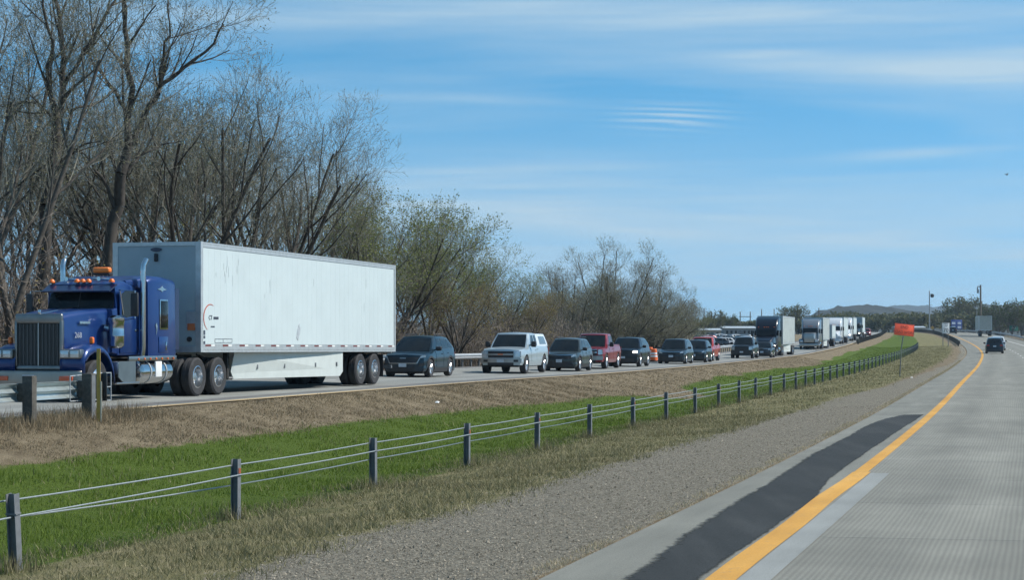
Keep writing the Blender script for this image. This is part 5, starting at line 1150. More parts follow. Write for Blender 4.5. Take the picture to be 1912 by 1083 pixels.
t_, zc = panel_sign('speed_limit_sign', 1766, 613, 283, 1.25, 1.6, M_white, 'white SPEED LIMIT 70 sign by the far bend', (('SPEED', .60, .30), ('LIMIT', .30, .30), ('70', -.32, .86)), M_signblk)
m = MB()
for (cx, cz, dx, dz) in ((0, .76, 1.18, .03), (0, -.76, 1.18, .03), (.58, 0, .03, 1.52), (-.58, 0, .03, 1.52)): m.box((cx, -.019, zc + cz), (dx, .006, dz))
m.build('border', M_signblk, t_, 0)
M_blue = pmat('blue_sign_face', (0.02, 0.05, 0.20), .5); M_green = pmat('green_sign_face', (0.01, 0.14, 0.10), .5)
t_, zc = panel_sign('service_sign', 1786, 606, 520, 3.4, 2.6, M_blue, 'blue roadside services sign with white panels past the speed sign')
for (cx, cz) in ((-.9, .35), (.85, .35), (-.9, -.75), (.85, -.75)): MB().box((cx, -.03, zc + cz), (1.05, .02, .62)).build('logo_panel', pmat('pale_logo', (0.45, 0.5, 0.58), .5, var=.4, vscale=3), t_, 0)
panel_sign('guide_sign', 1893, 613, 560, 2.9, 1.5, M_green, 'small green guide sign at the right end of the far guardrail', (('EXIT', 0, .7),), M_white)
x = (1741 - 956) / 3600 * 480; ws = empty('warning_sign', (x, 480, float(ground(x, 480)))); tag(ws, 'small ochre diamond warning sign between the far guardrails', 'sign')
MB().box((0, 0, CAMZ + 16 / 3600 * 480 - ws.location.z), (.75, .03, .75), rot=(R(45), 'Y')).build('face', pmat('ochre_sign', (0.5, 0.27, 0.06), .5), ws, 0); MB().box((0, .05, 1.0), (.08, .06, 2.6)).build('post', M_galvdark, ws, 0)
# orange drum closing the outer lane
def drum(px, Y, label):
    x = (px - 956) / 3600 * Y; d = empty('traffic_drum', (x, Y, road_left(x, Y) + .004)); tag(d, label, 'traffic drum')
    prof = [(.28, .12), (.27, .35), (.255, .352), (.25, .55), (.235, .552), (.232, .75), (.215, .752), (.21, .92), (.17, .96), (.005, .97)]
    MB().lathe(prof, n=20, axis='Z').build('barrel', pmat('orange_plastic', (0.75, 0.14, 0.03), .5), d)
    for za, zb, r_ in ((.37, .52, .262), (.58, .72, .243)): MB().lathe([(r_ - .004, za), (r_, za), (r_ - .012, zb), (r_ - .016, zb)], n=20, axis='Z').build('white_band', M_white, d)
    MB().lathe([(.005, .12), (.40, .12), (.42, .02), (.40, .0), (.005, .0)], n=16, axis='Z').build('rubber_base', M_tyre, d)
    MB().rbox((0, 0, 1.03), (.1, .05, .12), .02).build('handle', M_black, d)
drum(1221, 141, 'orange and white traffic drum left of the slate minivan')
drum(1214, 158, 'second orange drum just behind the first one, left of the slate minivan')
def pole(name, px, ytop, Y, r, mat, label, cat='pole', extra=None):
    x = (px - 956) / 3600 * Y; z = float(ground(x, min(Y, 900))); zt = CAMZ + (628 - ytop) / 3600 * Y; t_ = empty(name, (x, Y, z)); tag(t_, label, cat)
    MB().tube([(0, 0, -.5), (0, 0, zt - z)], [r, r * .7], 8).build('shaft', mat, t_)
    if extra: extra(t_, zt - z)
    return t_
M_pole = pmat('weathered_pole', (0.17, 0.14, 0.11), .9, var=.2); M_gpole = pmat('grey_pole', (0.30, 0.32, 0.33), .6, .3)
def camhead(t_, h):
    MB().lathe([(.005, -.6), (.4, -.5), (.55, -.1), (.5, .3), (.2, .5), (.005, .55)], (.8, 0, h - 1.4), 'Z', 12).build('camera_dome', M_black, t_); MB().box((.4, 0, h - .9), (.9, .1, .1)).build('arm', M_gpole, t_, 0); MB().box((0, 0, h - 4.2), (1.6, .1, .12)).build('cross_arm', M_gpole, t_, 0)
def uparm(t_, h): MB().tube([(0, 0, h - .5), (-.6, 0, h - .3), (-.75, 0, h - 1.0)], .12, 6).build('transformer_arm', M_pole, t_); MB().lathe([(.005, 0), (.25, .05), (.25, .9), (.005, .95)], (-.6, 0, h - 1.9), 'Z', 10).build('transformer', M_gpole, t_)
pole('camera_pole', 1735.5, 543, 560, .20, M_gpole, 'tall thin grey camera pole with dark round dome', 'pole', camhead)
pole('utility_pole', 1831, 532, 430, .26, M_pole, 'tall brown wooden pole above the far truck', 'pole', uparm)
pole('sign_mast', 1824, 577, 470, .10, M_gpole, 'short thin mast left of the tall brown pole', 'pole')
def xarm(t_, h): MB().box((0, 0, h - .9), (2.4, .14, .14)).build('cross_arm', M_pole, t_, 0)
for k, (px, yt, Y, lab) in enumerate([(1314.5, 576, 560, 'leftmost dark utility pole right of the woods'), (1329, 583, 620, 'second utility pole right of the woods, over the parked cars'), (1346, 582, 560, 'third utility pole right of the woods'), (1422, 577, 640, 'thin utility pole over the roof of the black semi, left one'), (1445.5, 577, 640, 'thin utility pole over the roof of the black semi, right one'), (1529, 575, 600, 'dark utility pole between the black and the silver semi')]):
    pole('utility_pole', px, yt, Y, .2, M_pole, lab, 'pole', xarm if k in (0, 2, 5) else None)
hf = empty('transmission_frame', ((1391.5 - 956) / 3600 * 620, 620, 1.2)); tag(hf, 'H shaped wooden transmission frame left of the black semi', 'pole')
for s in (-1, 1): MB().tube([(s * 1.62, 0, -.5), (s * 1.62, 0, 8.9)], [.2, .15], 8).build('leg', M_pole, hf)
MB().box((0, 0, 7.3), (3.9, .2, .22)).build('cross_beam', M_pole, hf, 0); MB().tube([(-1.6, 0, 4.5), (1.6, 0, 6.3)], .07, 6).build('brace', M_pole, hf)

# ------------------------------------------------------------------ buildings and parked cars beyond the queue
def shed(px0, px1, ytop, ybase, Y, depth, wall, roof, label, nwin=5):
    x0, x1 = (px0 - 956) / 3600 * Y, (px1 - 956) / 3600 * Y; zt = CAMZ + (628 - ytop) / 3600 * Y; z = float(ground((x0 + x1) / 2, Y)); w_ = x1 - x0; h_ = zt - z
    t_ = empty('low_building', ((x0 + x1) / 2, Y, z)); tag(t_, label, 'building')
    MB().box((0, depth / 2, h_ * .38), (w_, depth, h_ * .80)).build('wall', wall, t_, 0)
    MB().add([(-w_ / 2 - .3, -.4, h_ * .78), (w_ / 2 + .3, -.4, h_ * .78), (w_ / 2 + .3, depth + .4, h_ * .78), (-w_ / 2 - .3, depth + .4, h_ * .78), (-w_ / 2 - .3, depth / 2, h_), (w_ / 2 + .3, depth / 2, h_)], [(0, 1, 5, 4), (2, 3, 4, 5), (0, 4, 3), (1, 2, 5), (3, 2, 1, 0)]).build('roof', roof, t_, 0)
    for k in range(nwin): MB().box((-w_ / 2 + w_ * (k + .7) / (nwin + .4), -.02, h_ * .36), (w_ / nwin * .45, .06, h_ * .3)).build('window', M_glass, t_, 0)
    MB().box((w_ * .02, -.03, h_ * .25), (1.6, .06, h_ * .46)).build('door', M_galvdark, t_, 0)
M_rooflt = pmat('pale_metal_roof', (0.34, 0.39, 0.42), .6, .1); M_wallgr = pmat('grey_siding', (0.22, 0.24, 0.25), .8); M_walltan = pmat('tan_siding', (0.36, 0.32, 0.26), .8)
shed(1352, 1412, 609, 622, 520, 14, M_wallgr, M_rooflt, 'long grey building with pale metal roof left of the black semi', 7)
shed(1306, 1346, 613, 625, 470, 10, M_walltan, M_rooflt, 'low tan shed with pale roof by the parked cars', 4)
shed(1675, 1728, 609, 618, 640, 9, M_walltan, M_rooflt, 'pale low shed behind the orange sign', 3)
for k, (px, Y, pnt, lab) in enumerate([(1312, 322, P_white, 'white parked car right beside the woods, back of the lot'), (1318, 352, P_steel, 'dark blue parked car right beside the woods, far back of the lot'), (1339, 366, P_white, 'white parked car farthest back in the middle of the lot'), (1368, 360, P_white, 'white parked car far back below the long grey building'), (1382, 350, P_darkgrey, 'dark parked car far back below the long grey building'), (1396, 356, P_steel, 'dark blue parked car far back near the black semi'), (1406, 330, P_black, 'black parked car closest to the black semi in the lot'), (1322, 300, P_white, 'white parked car nearest the woods in the lot beyond the queue'), (1333, 300, P_steel, 'blue grey parked car beside the white one in the lot beyond the queue'), (1345, 304, P_white, 'white parked car right of the blue grey one in the lot'), (1360, 310, P_darkgrey, 'dark grey parked car in the lot beyond the queue'), (1374, 308, P_slate, 'slate parked car in the lot beyond the queue'), (1387, 314, P_pearl, 'silver parked car right of the slate one in the lot'), (1398, 318, P_white, 'white parked car next to the black semi in the lot'), (1328, 340, P_maroon, 'maroon parked car in the back row of the lot'), (1350, 345, P_pearl, 'silver parked car in the back row of the lot')]):
    x = (px - 956) / 3600 * Y; s = suv_spec(pnt, clad=None, rails=None); s['doors'] = []
    make_car('parked_car', s, (x, Y, float(ground(x, Y)) + .9 * 0), R(random.choice([200, 20, 190])), lab, 'car')

# ------------------------------------------------------------------ trees
def mat_leafy(name, c1, c2, transl=.35):
    m = bpy.data.materials.new(name); m.use_nodes = True; t = m.node_tree; b = t.nodes['Principled BSDF']; Lk = t.links.new; out_ = t.nodes['Material Output']
    g = N(t, 'ShaderNodeNewGeometry'); r = N(t, 'ShaderNodeValToRGB'); r.color_ramp.elements[0].color = (*c1, 1); r.color_ramp.elements[1].color = (*c2, 1); Lk(g.outputs['Random Per Island'], r.inputs[0]); Lk(r.outputs[0], b.inputs['Base Color'])
    b.inputs['Roughness'].default_value = .7; b.inputs['Specular IOR Level'].default_value = .2
    tr_ = N(t, 'ShaderNodeBsdfTranslucent'); Lk(r.outputs[0], tr_.inputs[0]); mx = N(t, 'ShaderNodeMixShader'); mx.inputs[0].default_value = transl; Lk(b.outputs[0], mx.inputs[1]); Lk(tr_.outputs[0], mx.inputs[2]); Lk(mx.outputs[0], out_.inputs[0])
    MATS[name] = m; return m
M_bark = pmat('bark', (0.085, 0.072, 0.058), .95, var=.4, vscale=4, bump=.3, bscale=18)
M_bark2 = pmat('dark_bark', (0.060, 0.051, 0.042), .95, var=.35, vscale=4)
M_twig = pmat('twigs', (0.175, 0.168, 0.132), .9, var=.3, vscale=1.5)
M_twigr = pmat('reddish_twigs', (0.20, 0.165, 0.135), .9, var=.3, vscale=1.0)
M_bud = mat_leafy('opening_buds', (0.15, 0.15, 0.075), (0.27, 0.255, 0.14))
M_budg = mat_leafy('young_green_leaves', (0.12, 0.15, 0.035), (0.24, 0.26, 0.08))
M_budy = mat_leafy('ochre_catkins', (0.16, 0.13, 0.04), (0.26, 0.21, 0.07))

def tubes_np(segs, n):
    A = np.array(segs, np.float64)      # x0 y0 z0 x1 y1 z1 r0 r1
    p0, p1, r0, r1 = A[:, :3], A[:, 3:6], A[:, 6:7], A[:, 7:8]
    d = p1 - p0; d /= np.linalg.norm(d, axis=1, keepdims=True) + 1e-9
    ref = np.where(np.abs(d[:, 2:3]) < .9, np.array([[0, 0, 1.]]), np.array([[1., 0, 0]])); a = np.cross(d, ref); a /= np.linalg.norm(a, axis=1, keepdims=True) + 1e-9; b = np.cross(a, d)
    if n == 1:       # hair-thin twigs: one flat blade each
        ang = (np.arange(len(A)) * 2.4)[:, None]; sd = a * np.cos(ang) + b * np.sin(ang); V = np.stack([p0 - sd * r0, p0 + sd * r0, p1 + sd * r1, p1 - sd * r1], 1); return V.reshape(-1, 3), np.arange(4 * len(A)).reshape(-1, 4)
    V = []
    for p, r in ((p0, r0), (p1, r1)):
        for k in range(n):
            t = 2 * math.pi * k / n; V.append(p + (a * math.cos(t) + b * math.sin(t)) * r)
    V = np.stack(V, 1)                  # (m, 2n, 3)
    m = len(A); base = (np.arange(m) * 2 * n)[:, None]
    F = np.concatenate([base + np.array([[k, (k + 1) % n, n + (k + 1) % n, n + k]]) for k in range(n)], 0)
    return V.reshape(-1, 3), F
def leaves_np(pts, size, rnd):
    P = np.array(pts); m = len(P); d = rnd.normal(size=(m, 3)); d[:, 2] = np.abs(d[:, 2]) * .6; d /= np.linalg.norm(d, axis=1, keepdims=True); s_ = rnd.normal(size=(m, 3)); s_ -= d * (s_ * d).sum(1, keepdims=True); s_ /= np.linalg.norm(s_, axis=1, keepdims=True)
    sz = size * rnd.uniform(.6, 1.4, (m, 1)); V = np.stack([P, P + d * sz * .5 + s_ * sz * .32, P + d * sz, P + d * sz * .5 - s_ * sz * .32], 1).reshape(-1, 3)
    return V, np.arange(4 * m).reshape(m, 4)

class Tree:
    def __init__(s, seed): s.r = random.Random(seed); s.big = []; s.small = []; s.tips = []
    def branch(s, p, d, L_, rad, lev, cfg):
        r = s.r; n = cfg['seg'][lev]; step = L_ / n; pos = p.copy(); dr = d.normalized(); pts = [pos.copy()]; rads = [rad]
        w_ = cfg['wig'][lev]; up = cfg['up'][lev]; end = rad * (.45 if lev < 2 else .35)
        for i in range(n):
            dr = dr + Vector((r.gauss(0, w_), r.gauss(0, w_), r.gauss(0, w_) + up)); dr.normalize(); pos = pos + dr * step; pts.append(pos.copy()); rads.append(lerp(rad, end, (i + 1) / n))
        s.path(pts, rads, lev, cfg)
    def path(s, pts, rads, lev, cfg):
        tgt = s.big if lev <= cfg.get('biglev', 1) else s.small
        mr = cfg['minr']
        for i in range(len(pts) - 1): tgt.append((*pts[i], *pts[i + 1], max(mr, rads[i]), max(mr * .8, rads[i + 1])))
        if lev >= cfg['lev']:
            s.tips.append(tuple(pts[-1]))
            if len(pts) > 2: s.tips.append(tuple(pts[-2]))
            return
        r = s.r; nch = cfg['nch'][lev]; seglen = [(pts[i + 1] - pts[i]).length for i in range(len(pts) - 1)]; tot = sum(seglen); ph = r.uniform(0, 6.28)
        nch = max(2, int(round(nch * cfg.get('lenscale', lambda l, t: 1)(lev, tot))))
        for c in range(nch):
            f = lerp(cfg['start'][lev], 1.0, (c + r.random() * .8) / nch); f = min(f, .999); a = f * tot; i = 0
            while a > seglen[i] and i < len(seglen) - 1: a -= seglen[i]; i += 1
            t = a / seglen[i]; p = pts[i].lerp(pts[i + 1], t); d0 = (pts[i + 1] - pts[i]).normalized(); rr = lerp(rads[i], rads[i + 1], t)
            ph += 2.4 + r.uniform(-.5, .5); ax = d0.cross(Vector((0, 0, 1)) if abs(d0.z) < .95 else Vector((1, 0, 0))).normalized(); ax = Matrix.Rotation(ph, 3, d0) @ ax
            an = R(r.uniform(*cfg['ang'][lev])); nd = Matrix.Rotation(an, 3, ax) @ d0
            ln = cfg['len'][lev] * lerp(1.15, .55, f) * r.uniform(.7, 1.25); s.branch(p, nd, ln, rr * r.uniform(.45, .62), lev + 1, cfg)
def tree_meshes(name, T, budsize, budmat, twigmat, barkmat, seed, budfrac=1.0):
    v, f = tubes_np(T.big, 7); a = np_mesh(name + '_trunk', v, f, barkmat, smooth=True)
    lim = min(q[6] for q in T.small) * 1.02; v, f = tubes_np([q for q in T.small if q[6] > lim], 3); v2, f2 = tubes_np([q for q in T.small if q[6] <= lim], 1)
    b = np_mesh(name + '_crown', np.concatenate([v, v2]), np.concatenate([f, f2 + len(v)]), twigmat)
    rnd = np.random.default_rng(seed); tips = [t for t in T.tips if rnd.random() < budfrac]; v, f = leaves_np(tips, budsize, rnd); c = np_mesh(name + '_leaves', v, f, budmat)
    return a, b, c
def put_tree(meshes, loc, rz, sc, label, name='tree', group=None):
    t = empty(name, loc, rz); tag(t, label, 'tree', group); t.scale = (sc, sc, sc) if not hasattr(sc, '__len__') else sc
    inst('trunk', meshes[0], t); inst('crown', meshes[1], t); inst('leaves', meshes[2], t); return t

CFG = dict(lev=4, biglev=1, minr=.0052, seg=[7, 7, 5, 4, 3], wig=[.05, .07, .09, .12, .15], up=[.0, .06, .08, .09, .08], nch=[7, 10, 8, 6], start=[.25, .18, .15, .12], ang=[(22, 42), (24, 46), (22, 48), (25, 52)], len=[5.0, 2.7, 1.45, .72])
def proc_tree(seed, H=11, stems=3, spread=.35, r0=.2, cfg=None, **kw):
    c = dict(CFG); c.update(cfg or {}); c.update(kw); T = Tree(seed); r = T.r; base = Vector((0, 0, -.3)); fork = H * r.uniform(.08, .2)
    p = base.copy(); pts = [p.copy(), Vector((r.uniform(-.1, .1), r.uniform(-.1, .1), fork))]
    T.path([pts[0], pts[0].lerp(pts[1], .5), pts[1]], [r0 * 1.25, r0, r0 * .95], 99, dict(c, biglev=99, lev=200)) if False else T.big.extend([(*pts[0], *pts[1], r0 * 1.3, r0)])
    ph = r.uniform(0, 6.28)
    for k in range(stems):
        a = ph + 2 * math.pi * k / stems + r.uniform(-.4, .4); sp = spread * r.uniform(*kw.get('sprange', (.6, 1.3))); d = Vector((math.cos(a) * sp, math.sin(a) * sp, 1))
        T.branch(pts[1], d, (H - fork) * r.uniform(.8, 1.02) * (1 - .12 * max(0, sp - .5)), r0 * r.uniform(.6, .8), 0, c)
    return T
def dome_tree(seed, H, half=.56, stems=30):      # many stems from one stool, tips on a dome
    c = dict(CFG, nch=[7, 5, 4, 5], len=[1.5, 1.15, .85, .5], start=[.25, .15, .12, .12], up=[.0, .05, .08, .1, .1], wig=[.03, .07, .1, .12, .15]); T = Tree(seed); r = T.r
    for k in range(stems):
        th = math.radians(62) * math.sqrt((k + .3) / stems); a = k * 2.4 + r.uniform(-.3, .3); Ln = .86 / math.sqrt((math.cos(th) / H) ** 2 + (math.sin(th) / (half * H)) ** 2)
        T.branch(Vector((r.gauss(0, .3), r.gauss(0, .3), -.2)), Vector((math.sin(th) * math.cos(a), math.sin(th) * math.sin(a), math.cos(th))), Ln * r.uniform(.95, 1.02), .06, 0, c)
    return T
def at(px, Y, z=None):
    x = (px - 956) / 3600 * Y; return Vector((x, Y, float(ground(x, Y)) if z is None else z))
# the split tall tree and its neighbour, limbs laid out as they grow
def limb_tree(seed, Y, limbs, cfg, basepx, depthvar=1.0):
    T = Tree(seed); r = T.r; o = at(basepx, Y)
    for (pl_, r0, r1, lev, ya, yb) in limbs:
        n = len(pl_); pts = []; 
        for i, (px, py) in enumerate(pl_):
            yy = Y + lerp(ya, yb, i / max(1, n - 1)); pts.append(Vector(((px - 956) / 3600 * yy, yy, CAMZ + (628 - py) / 3600 * yy)) - o)
        # densify with a little wander
        q = [pts[0]]; rad = [r0]
        for i in range(n - 1):
            for k in range(1, 4):
                t = k / 3; q.append(pts[i].lerp(pts[i + 1], t) + Vector((r.gauss(0, .05), r.gauss(0, .12), r.gauss(0, .03))) * (0 if k == 3 else 1)); rad.append(lerp(r0, r1, (i + t) / (n - 1)))
        if lev < 0: [T.big.append((*q[i], *q[i + 1], rad[i], rad[i + 1])) for i in range(len(q) - 1)]
        else: T.path(q, rad, lev, cfg)
    return T, o
cA = dict(CFG, lenscale=lambda l_, t_: min(1, t_ / 8.0) if l_ == 0 else 1, nch=[10, 5, 4, 5], len=[2.3, 1.7, 1.1, .6], start=[.12, .15, .12, .12], minr=.0055)
A, oA = limb_tree(11, 74, [([(196, 640), (207, 450), (224, 350), (240, 272)], .27, .19, -1, 0, 0), ([(240, 272), (241, 205), (239, 85), (226, -20), (222, -60)], .15, .05, 0, 0, -.6), ([(240, 272), (262, 238), (287, 187), (307, 153), (345, 124), (400, 80), (418, 45)], .14, .03, 0, 0, .8), ([(287, 187), (306, 104), (318, 66), (315, -10)], .08, .02, 0, 0, -.8), ([(238, 207), (200, 152), (168, 104), (150, 40)], .075, .02, 0, 0, 1.2), ([(215, 390), (190, 330), (165, 295), (130, 270)], .08, .02, 0, 0, -1.4), ([(228, 330), (262, 290), (300, 270), (340, 262)], .06, .02, 0, 0, 1.2)], cA, 196)
mA = tree_meshes('split_tree', A, .065, M_bud, M_twig, M_bark2, 1, .6)
put_tree(mA, oA, 0, 1, 'tall tree with a forked trunk reaching the top of the view behind the tractor', 'cottonwood_tree')
Bt, oB = limb_tree(12, 70, [([(78, 650), (86, 420), (100, 310), (104, 225)], .27, .18, -1, 0, 0), ([(104, 225), (118, 160), (116, 85), (104, 0), (100, -60)], .14, .05, 0, 0, .8), ([(104, 225), (90, 150), (100, 80), (80, -20)], .11, .04, 0, 0, -1.0), ([(118, 160), (150, 110), (180, 60), (215, 0), (228, -40)], .09, .03, 0, 0, -.6), ([(98, 330), (135, 205), (185, 190), (215, 165)], .07, .02, 0, 0, 1.5), ([(104, 225), (70, 190), (30, 195), (-10, 200)], .08, .02, 0, 0, 1.2), ([(96, 330), (125, 290), (160, 268), (190, 262)], .06, .02, 0, 0, -1.2)], cA, 78)
mB = tree_meshes('left_tree', Bt, .065, M_bud, M_twig, M_bark2, 2, .6)
put_tree(mB, oB, 0, 1, 'tall straight tree left of the forked one', 'cottonwood_tree')
protos = []
protos.append(tree_meshes('p0', proc_tree(21, 13, 4, .42, .20, nch=[7, 6, 5, 5]), .06, M_bud, M_twig, M_bark, 21))
protos.append(tree_meshes('p1', proc_tree(22, 12, 5, .55, .17, nch=[6, 6, 5, 6], len=[4.6, 2.6, 1.4, .7]), .055, M_bud, M_twig, M_bark2, 22, .7))
protos.append(tree_meshes('p2', proc_tree(23, 13.5, 3, .3, .20, nch=[7, 6, 5, 5], len=[4.0, 2.4, 1.4, .7]), .06, M_bud, M_twig, M_bark, 23))
protos.append(tree_meshes('p3', proc_tree(24, 9, 5, .5, .13, nch=[6, 6, 5, 5], len=[3.4, 2.0, 1.2, .6]), .10, M_budg, M_twig, M_bark2, 24))
protos.append(tree_meshes('p4', dome_tree(25, 10.4), .07, M_bud, M_twig, M_bark2, 25, .6))
protos.append(tree_meshes('p5', proc_tree(26, 6.5, 5, .6, .10, nch=[6, 6, 5, 4], len=[2.4, 1.6, .9, .5]), .10, M_budy, M_twigr, M_bark2, 26))
PHT = []
for pr in protos:
    co = np.empty(len(pr[1].vertices) * 3, np.float32); pr[1].vertices.foreach_get('co', co); PHT.append(float(np.percentile(co[2::3], 99.7)))
PT = [  # proto, column, depth, row of the crown's top, label
    (2, 15, 66, -70, 'tall tree at the left edge of the view with many upright limbs'), (0, -75, 72, -60, 'tall spreading tree whose limbs come in from the left edge'), (1, 45, 84, 170, 'lower spreading tree behind the two left edge trees'),
    (2, 165, 86, 140, 'tree seen between the straight tree and the forked one'), (1, 262, 88, 130, 'tree just right of the forked trunk above the trailer nose'), (1, 345, 82, 100, 'dense many stemmed tree above the front half of the trailer'), (0, 425, 86, 125, 'broad bare tree leaning over the middle of the trailer'),
    (1, 500, 92, 180, 'wide crowned tree above the middle of the trailer'), (0, 585, 99, 268, 'rounded bare tree above the rear half of the trailer'), (3, 660, 99, 345, 'twiggy tree just above the back corner of the trailer'),
    (3, 735, 108, 362, 'light green budding tree right behind the end of the trailer'), (3, 800, 114, 385, 'budding tree above the dark teal crossover'), (3, 860, 122, 455, 'small budding tree right of the dark teal crossover'),
    (5, 850, 112, 520, 'ochre budding low tree with a dark leaning trunk behind the teal crossover'), (3, 930, 138, 490, 'small bare tree above the silver pickup'), (5, 985, 136, 545, 'low brown tree right of the silver pickup roof'),
    (4, 1062, 168, 495, 'left half of the big round tree clump above the grey green crossover'), (4, 1135, 172, 455, 'big round crowned tree above the maroon pickup'), (4, 1208, 178, 497, 'right half of the big round tree clump above the black SUV'), (5, 1262, 190, 560, 'low green brown tree at the right end of the woods'), (3, 1290, 214, 585, 'last small bush of a tree at the right tip of the woods')]
for i, (k, px, Y, yt, lab) in enumerate(PT):
    o_ = at(px, Y); h_ = CAMZ + (628 - yt) / 3600 * Y - o_.z; put_tree(protos[k], (o_.x, o_.y, o_.z), R((37 * i * 7) % 360), h_ / PHT[k], lab, ('bare_tree', 'bare_tree', 'bare_tree', 'budding_tree', 'round_tree', 'ochre_tree')[k])
# second row, deeper in the wood: nothing tells them apart
SKY = [(0, 120), (200, 190), (420, 230), (560, 270), (680, 400), (800, 450), (950, 540), (1080, 520), (1200, 530), (1290, 600)]
for i in range(10):
    t = i / 9; Y = lerp(92, 205, t) + random.uniform(-3, 3); x = float(XL(Y)) - LW - lerp(13, 9, t) - random.uniform(0, 5); yt = itp(956 + 3600 * x / Y, SKY) + random.uniform(0, 40); k = (1, 3, 0, 3)[i % 4]; z = float(ground(x, Y))
    put_tree(protos[k], (x, Y, z), random.uniform(0, 6.28), (CAMZ + (628 - yt) / 3600 * Y - z) / PHT[k], 'bare tree standing deeper in the woods behind the front row', 'wood_tree', 'trees deeper in the woods')
# thicket: uncountable brush under the trees
cS = dict(CFG, lev=2, biglev=-1, minr=.009, seg=[5, 4, 3], wig=[.1, .16, .2], up=[.02, .05, .05], nch=[8, 5], start=[.15, .1], ang=[(18, 50), (20, 60)], len=[1.3, .6])
SB = []
for k in range(6):
    T = Tree(100 + k); r = T.r
    for j in range(9):
        a = r.uniform(0, 6.28); T.branch(Vector((r.gauss(0, .5), r.gauss(0, .5), -.2)), Vector((math.cos(a) * .35, math.sin(a) * .35, 1)), r.uniform(2.0, 4.2), .028, 0, cS)
    SB.append((np.array([q for q in T.small if q[6] > .0091]), np.array([q for j_, q in enumerate(T.small) if q[6] <= .0091 and j_ % 9 > 1]), np.array(T.tips)))
segs = []; fine = []; tips = []; r = random.Random(5)
def add_bush(x, y, z, sc, k):
    S_, S2, tp = SB[k]; a = r.uniform(0, 6.28); c, s_ = math.cos(a), math.sin(a); Rm = np.array([[c, -s_, 0], [s_, c, 0], [0, 0, 1]]) * sc; o_ = np.array([x, y, z])
    for src, dst in ((S_, segs), (S2, fine)): q = src.copy(); q[:, :3] = src[:, :3] @ Rm.T + o_; q[:, 3:6] = src[:, 3:6] @ Rm.T + o_; dst.append(q)
    tips.append(tp @ Rm.T + o_)
for i in range(210):
    Y = 56 + 172 * (i / 210) ** 1.0 + r.uniform(-1, 1); x = float(XL(Y)) - LW - r.uniform(3.2, 15); h = np.interp(Y, [56, 100, 130, 180, 228], [1.15, 1.1, 1.0, .85, .7]); add_bush(x, Y, float(ground(x, Y)), h * r.uniform(.7, 1.2), i % 6)
for i in range(80):      # taller brush deep in the left of the wood
    Y = r.uniform(60, 104); x = float(XL(Y)) - LW - r.uniform(6, 24); add_bush(x, Y, float(ground(x, Y)), r.uniform(1.2, 1.95), i % 6)
for i in range(90):
    Y = r.uniform(118, 226); x = float(XL(Y)) - LW - r.uniform(3.5, 14); add_bush(x, Y, float(ground(x, Y)), r.uniform(.8, 1.35) * np.interp(Y, [118, 195, 226], [1, 1, .7]), i % 6)
Sg = np.concatenate(segs); Tp = np.concatenate(tips); v, f_ = tubes_np(np.concatenate(fine), 1)
tk = inst('thicket_twigs', np_mesh('thicket_twigs', v, f_, M_twigr)); tag(tk, 'fine dead twigs of the brush under the trees', 'brush', kind='stuff')
v, f_ = tubes_np(Sg, 3); tk = inst('thicket', np_mesh('thicket', v, f_, M_twigr, smooth=True)); tag(tk, 'brown leafless brush filling the woods below the trees', 'brush', kind='stuff')
rnd = np.random.default_rng(3); v, f_ = leaves_np(Tp[rnd.random(len(Tp)) < .12], .10, rnd); tk = inst('brush_leaves', np_mesh('brush_leaves', v, f_, M_budy)); tag(tk, 'sparse ochre spring leaves scattered through the brush', 'leaves', kind='stuff')

# ------------------------------------------------------------------ far woods, hills
def far_tree(seed, H=10, dens=1.0):
    c = dict(CFG, lev=2, biglev=0, minr=.045, seg=[5, 4, 3], nch=[11, 8], start=[.12, .15], len=[H * .34, H * .16], ang=[(25, 60), (25, 60)], wig=[.07, .14, .2])
    T = Tree(seed); r = T.r; T.big.append((0, 0, -.5, 0, 0, H * .15, .25, .2))
    for k in range(4): a = k * 1.57 + r.uniform(-.4, .4); T.branch(Vector((0, 0, H * .12)), Vector((math.cos(a) * .45, math.sin(a) * .45, 1)), H * .82, .13, 0, c)
    return T
M_fleaf = mat_leafy('hazy_far_foliage', (0.07, 0.085, 0.035), (0.14, 0.14, 0.07)); M_fleaf2 = mat_leafy('dark_far_foliage', (0.05, 0.07, 0.025), (0.10, 0.12, 0.05)); M_ftwig = pmat('far_twigs', (0.13, 0.115, 0.095), .9)
FTm = []
for k in range(4):
    T = far_tree(300 + k, 10); v, f_ = tubes_np(T.big, 5); a_ = np_mesh('far_trunk', v, f_, M_bark2); v, f_ = tubes_np(T.small, 3); b_ = np_mesh('far_crown', v, f_, M_ftwig)
    rnd = np.random.default_rng(k); tp = np.repeat(np.array(T.tips), 2, 0) + rnd.normal(0, .25, (len(T.tips) * 2, 3)); v, f_ = leaves_np(tp, .55, rnd); c_ = np_mesh('far_leaves', v, f_, M_fleaf if k % 2 else M_fleaf2); FTm.append((a_, b_, c_))
FT = [(1890, 566, 560, 'tall far tree at the right edge with a split dark crown'), (1907, 573, 570, 'far tree cut off by the right edge of the view'), (1862, 574, 640, 'far tree right of the tall brown pole'), (1800, 561, 700, 'far tree rising behind the blue services sign'), (1788, 566, 720, 'far tree left of the one behind the blue sign'), (1818, 570, 690, 'far tree just left of the tall brown pole'), (1845, 577, 660, 'small far tree behind the far trailer'),
      (1484, 575, 620, 'small far tree peeking over the roof of the grimy white trailer'), (1477, 578, 640, 'smaller far tree left of it over the grimy white trailer'), (1340, 586, 520, 'far tree between the utility poles beyond the lot'), (1360, 592, 540, 'low far tree left of the long grey building'), (1325, 596, 500, 'low far tree beside the right tip of the woods')]
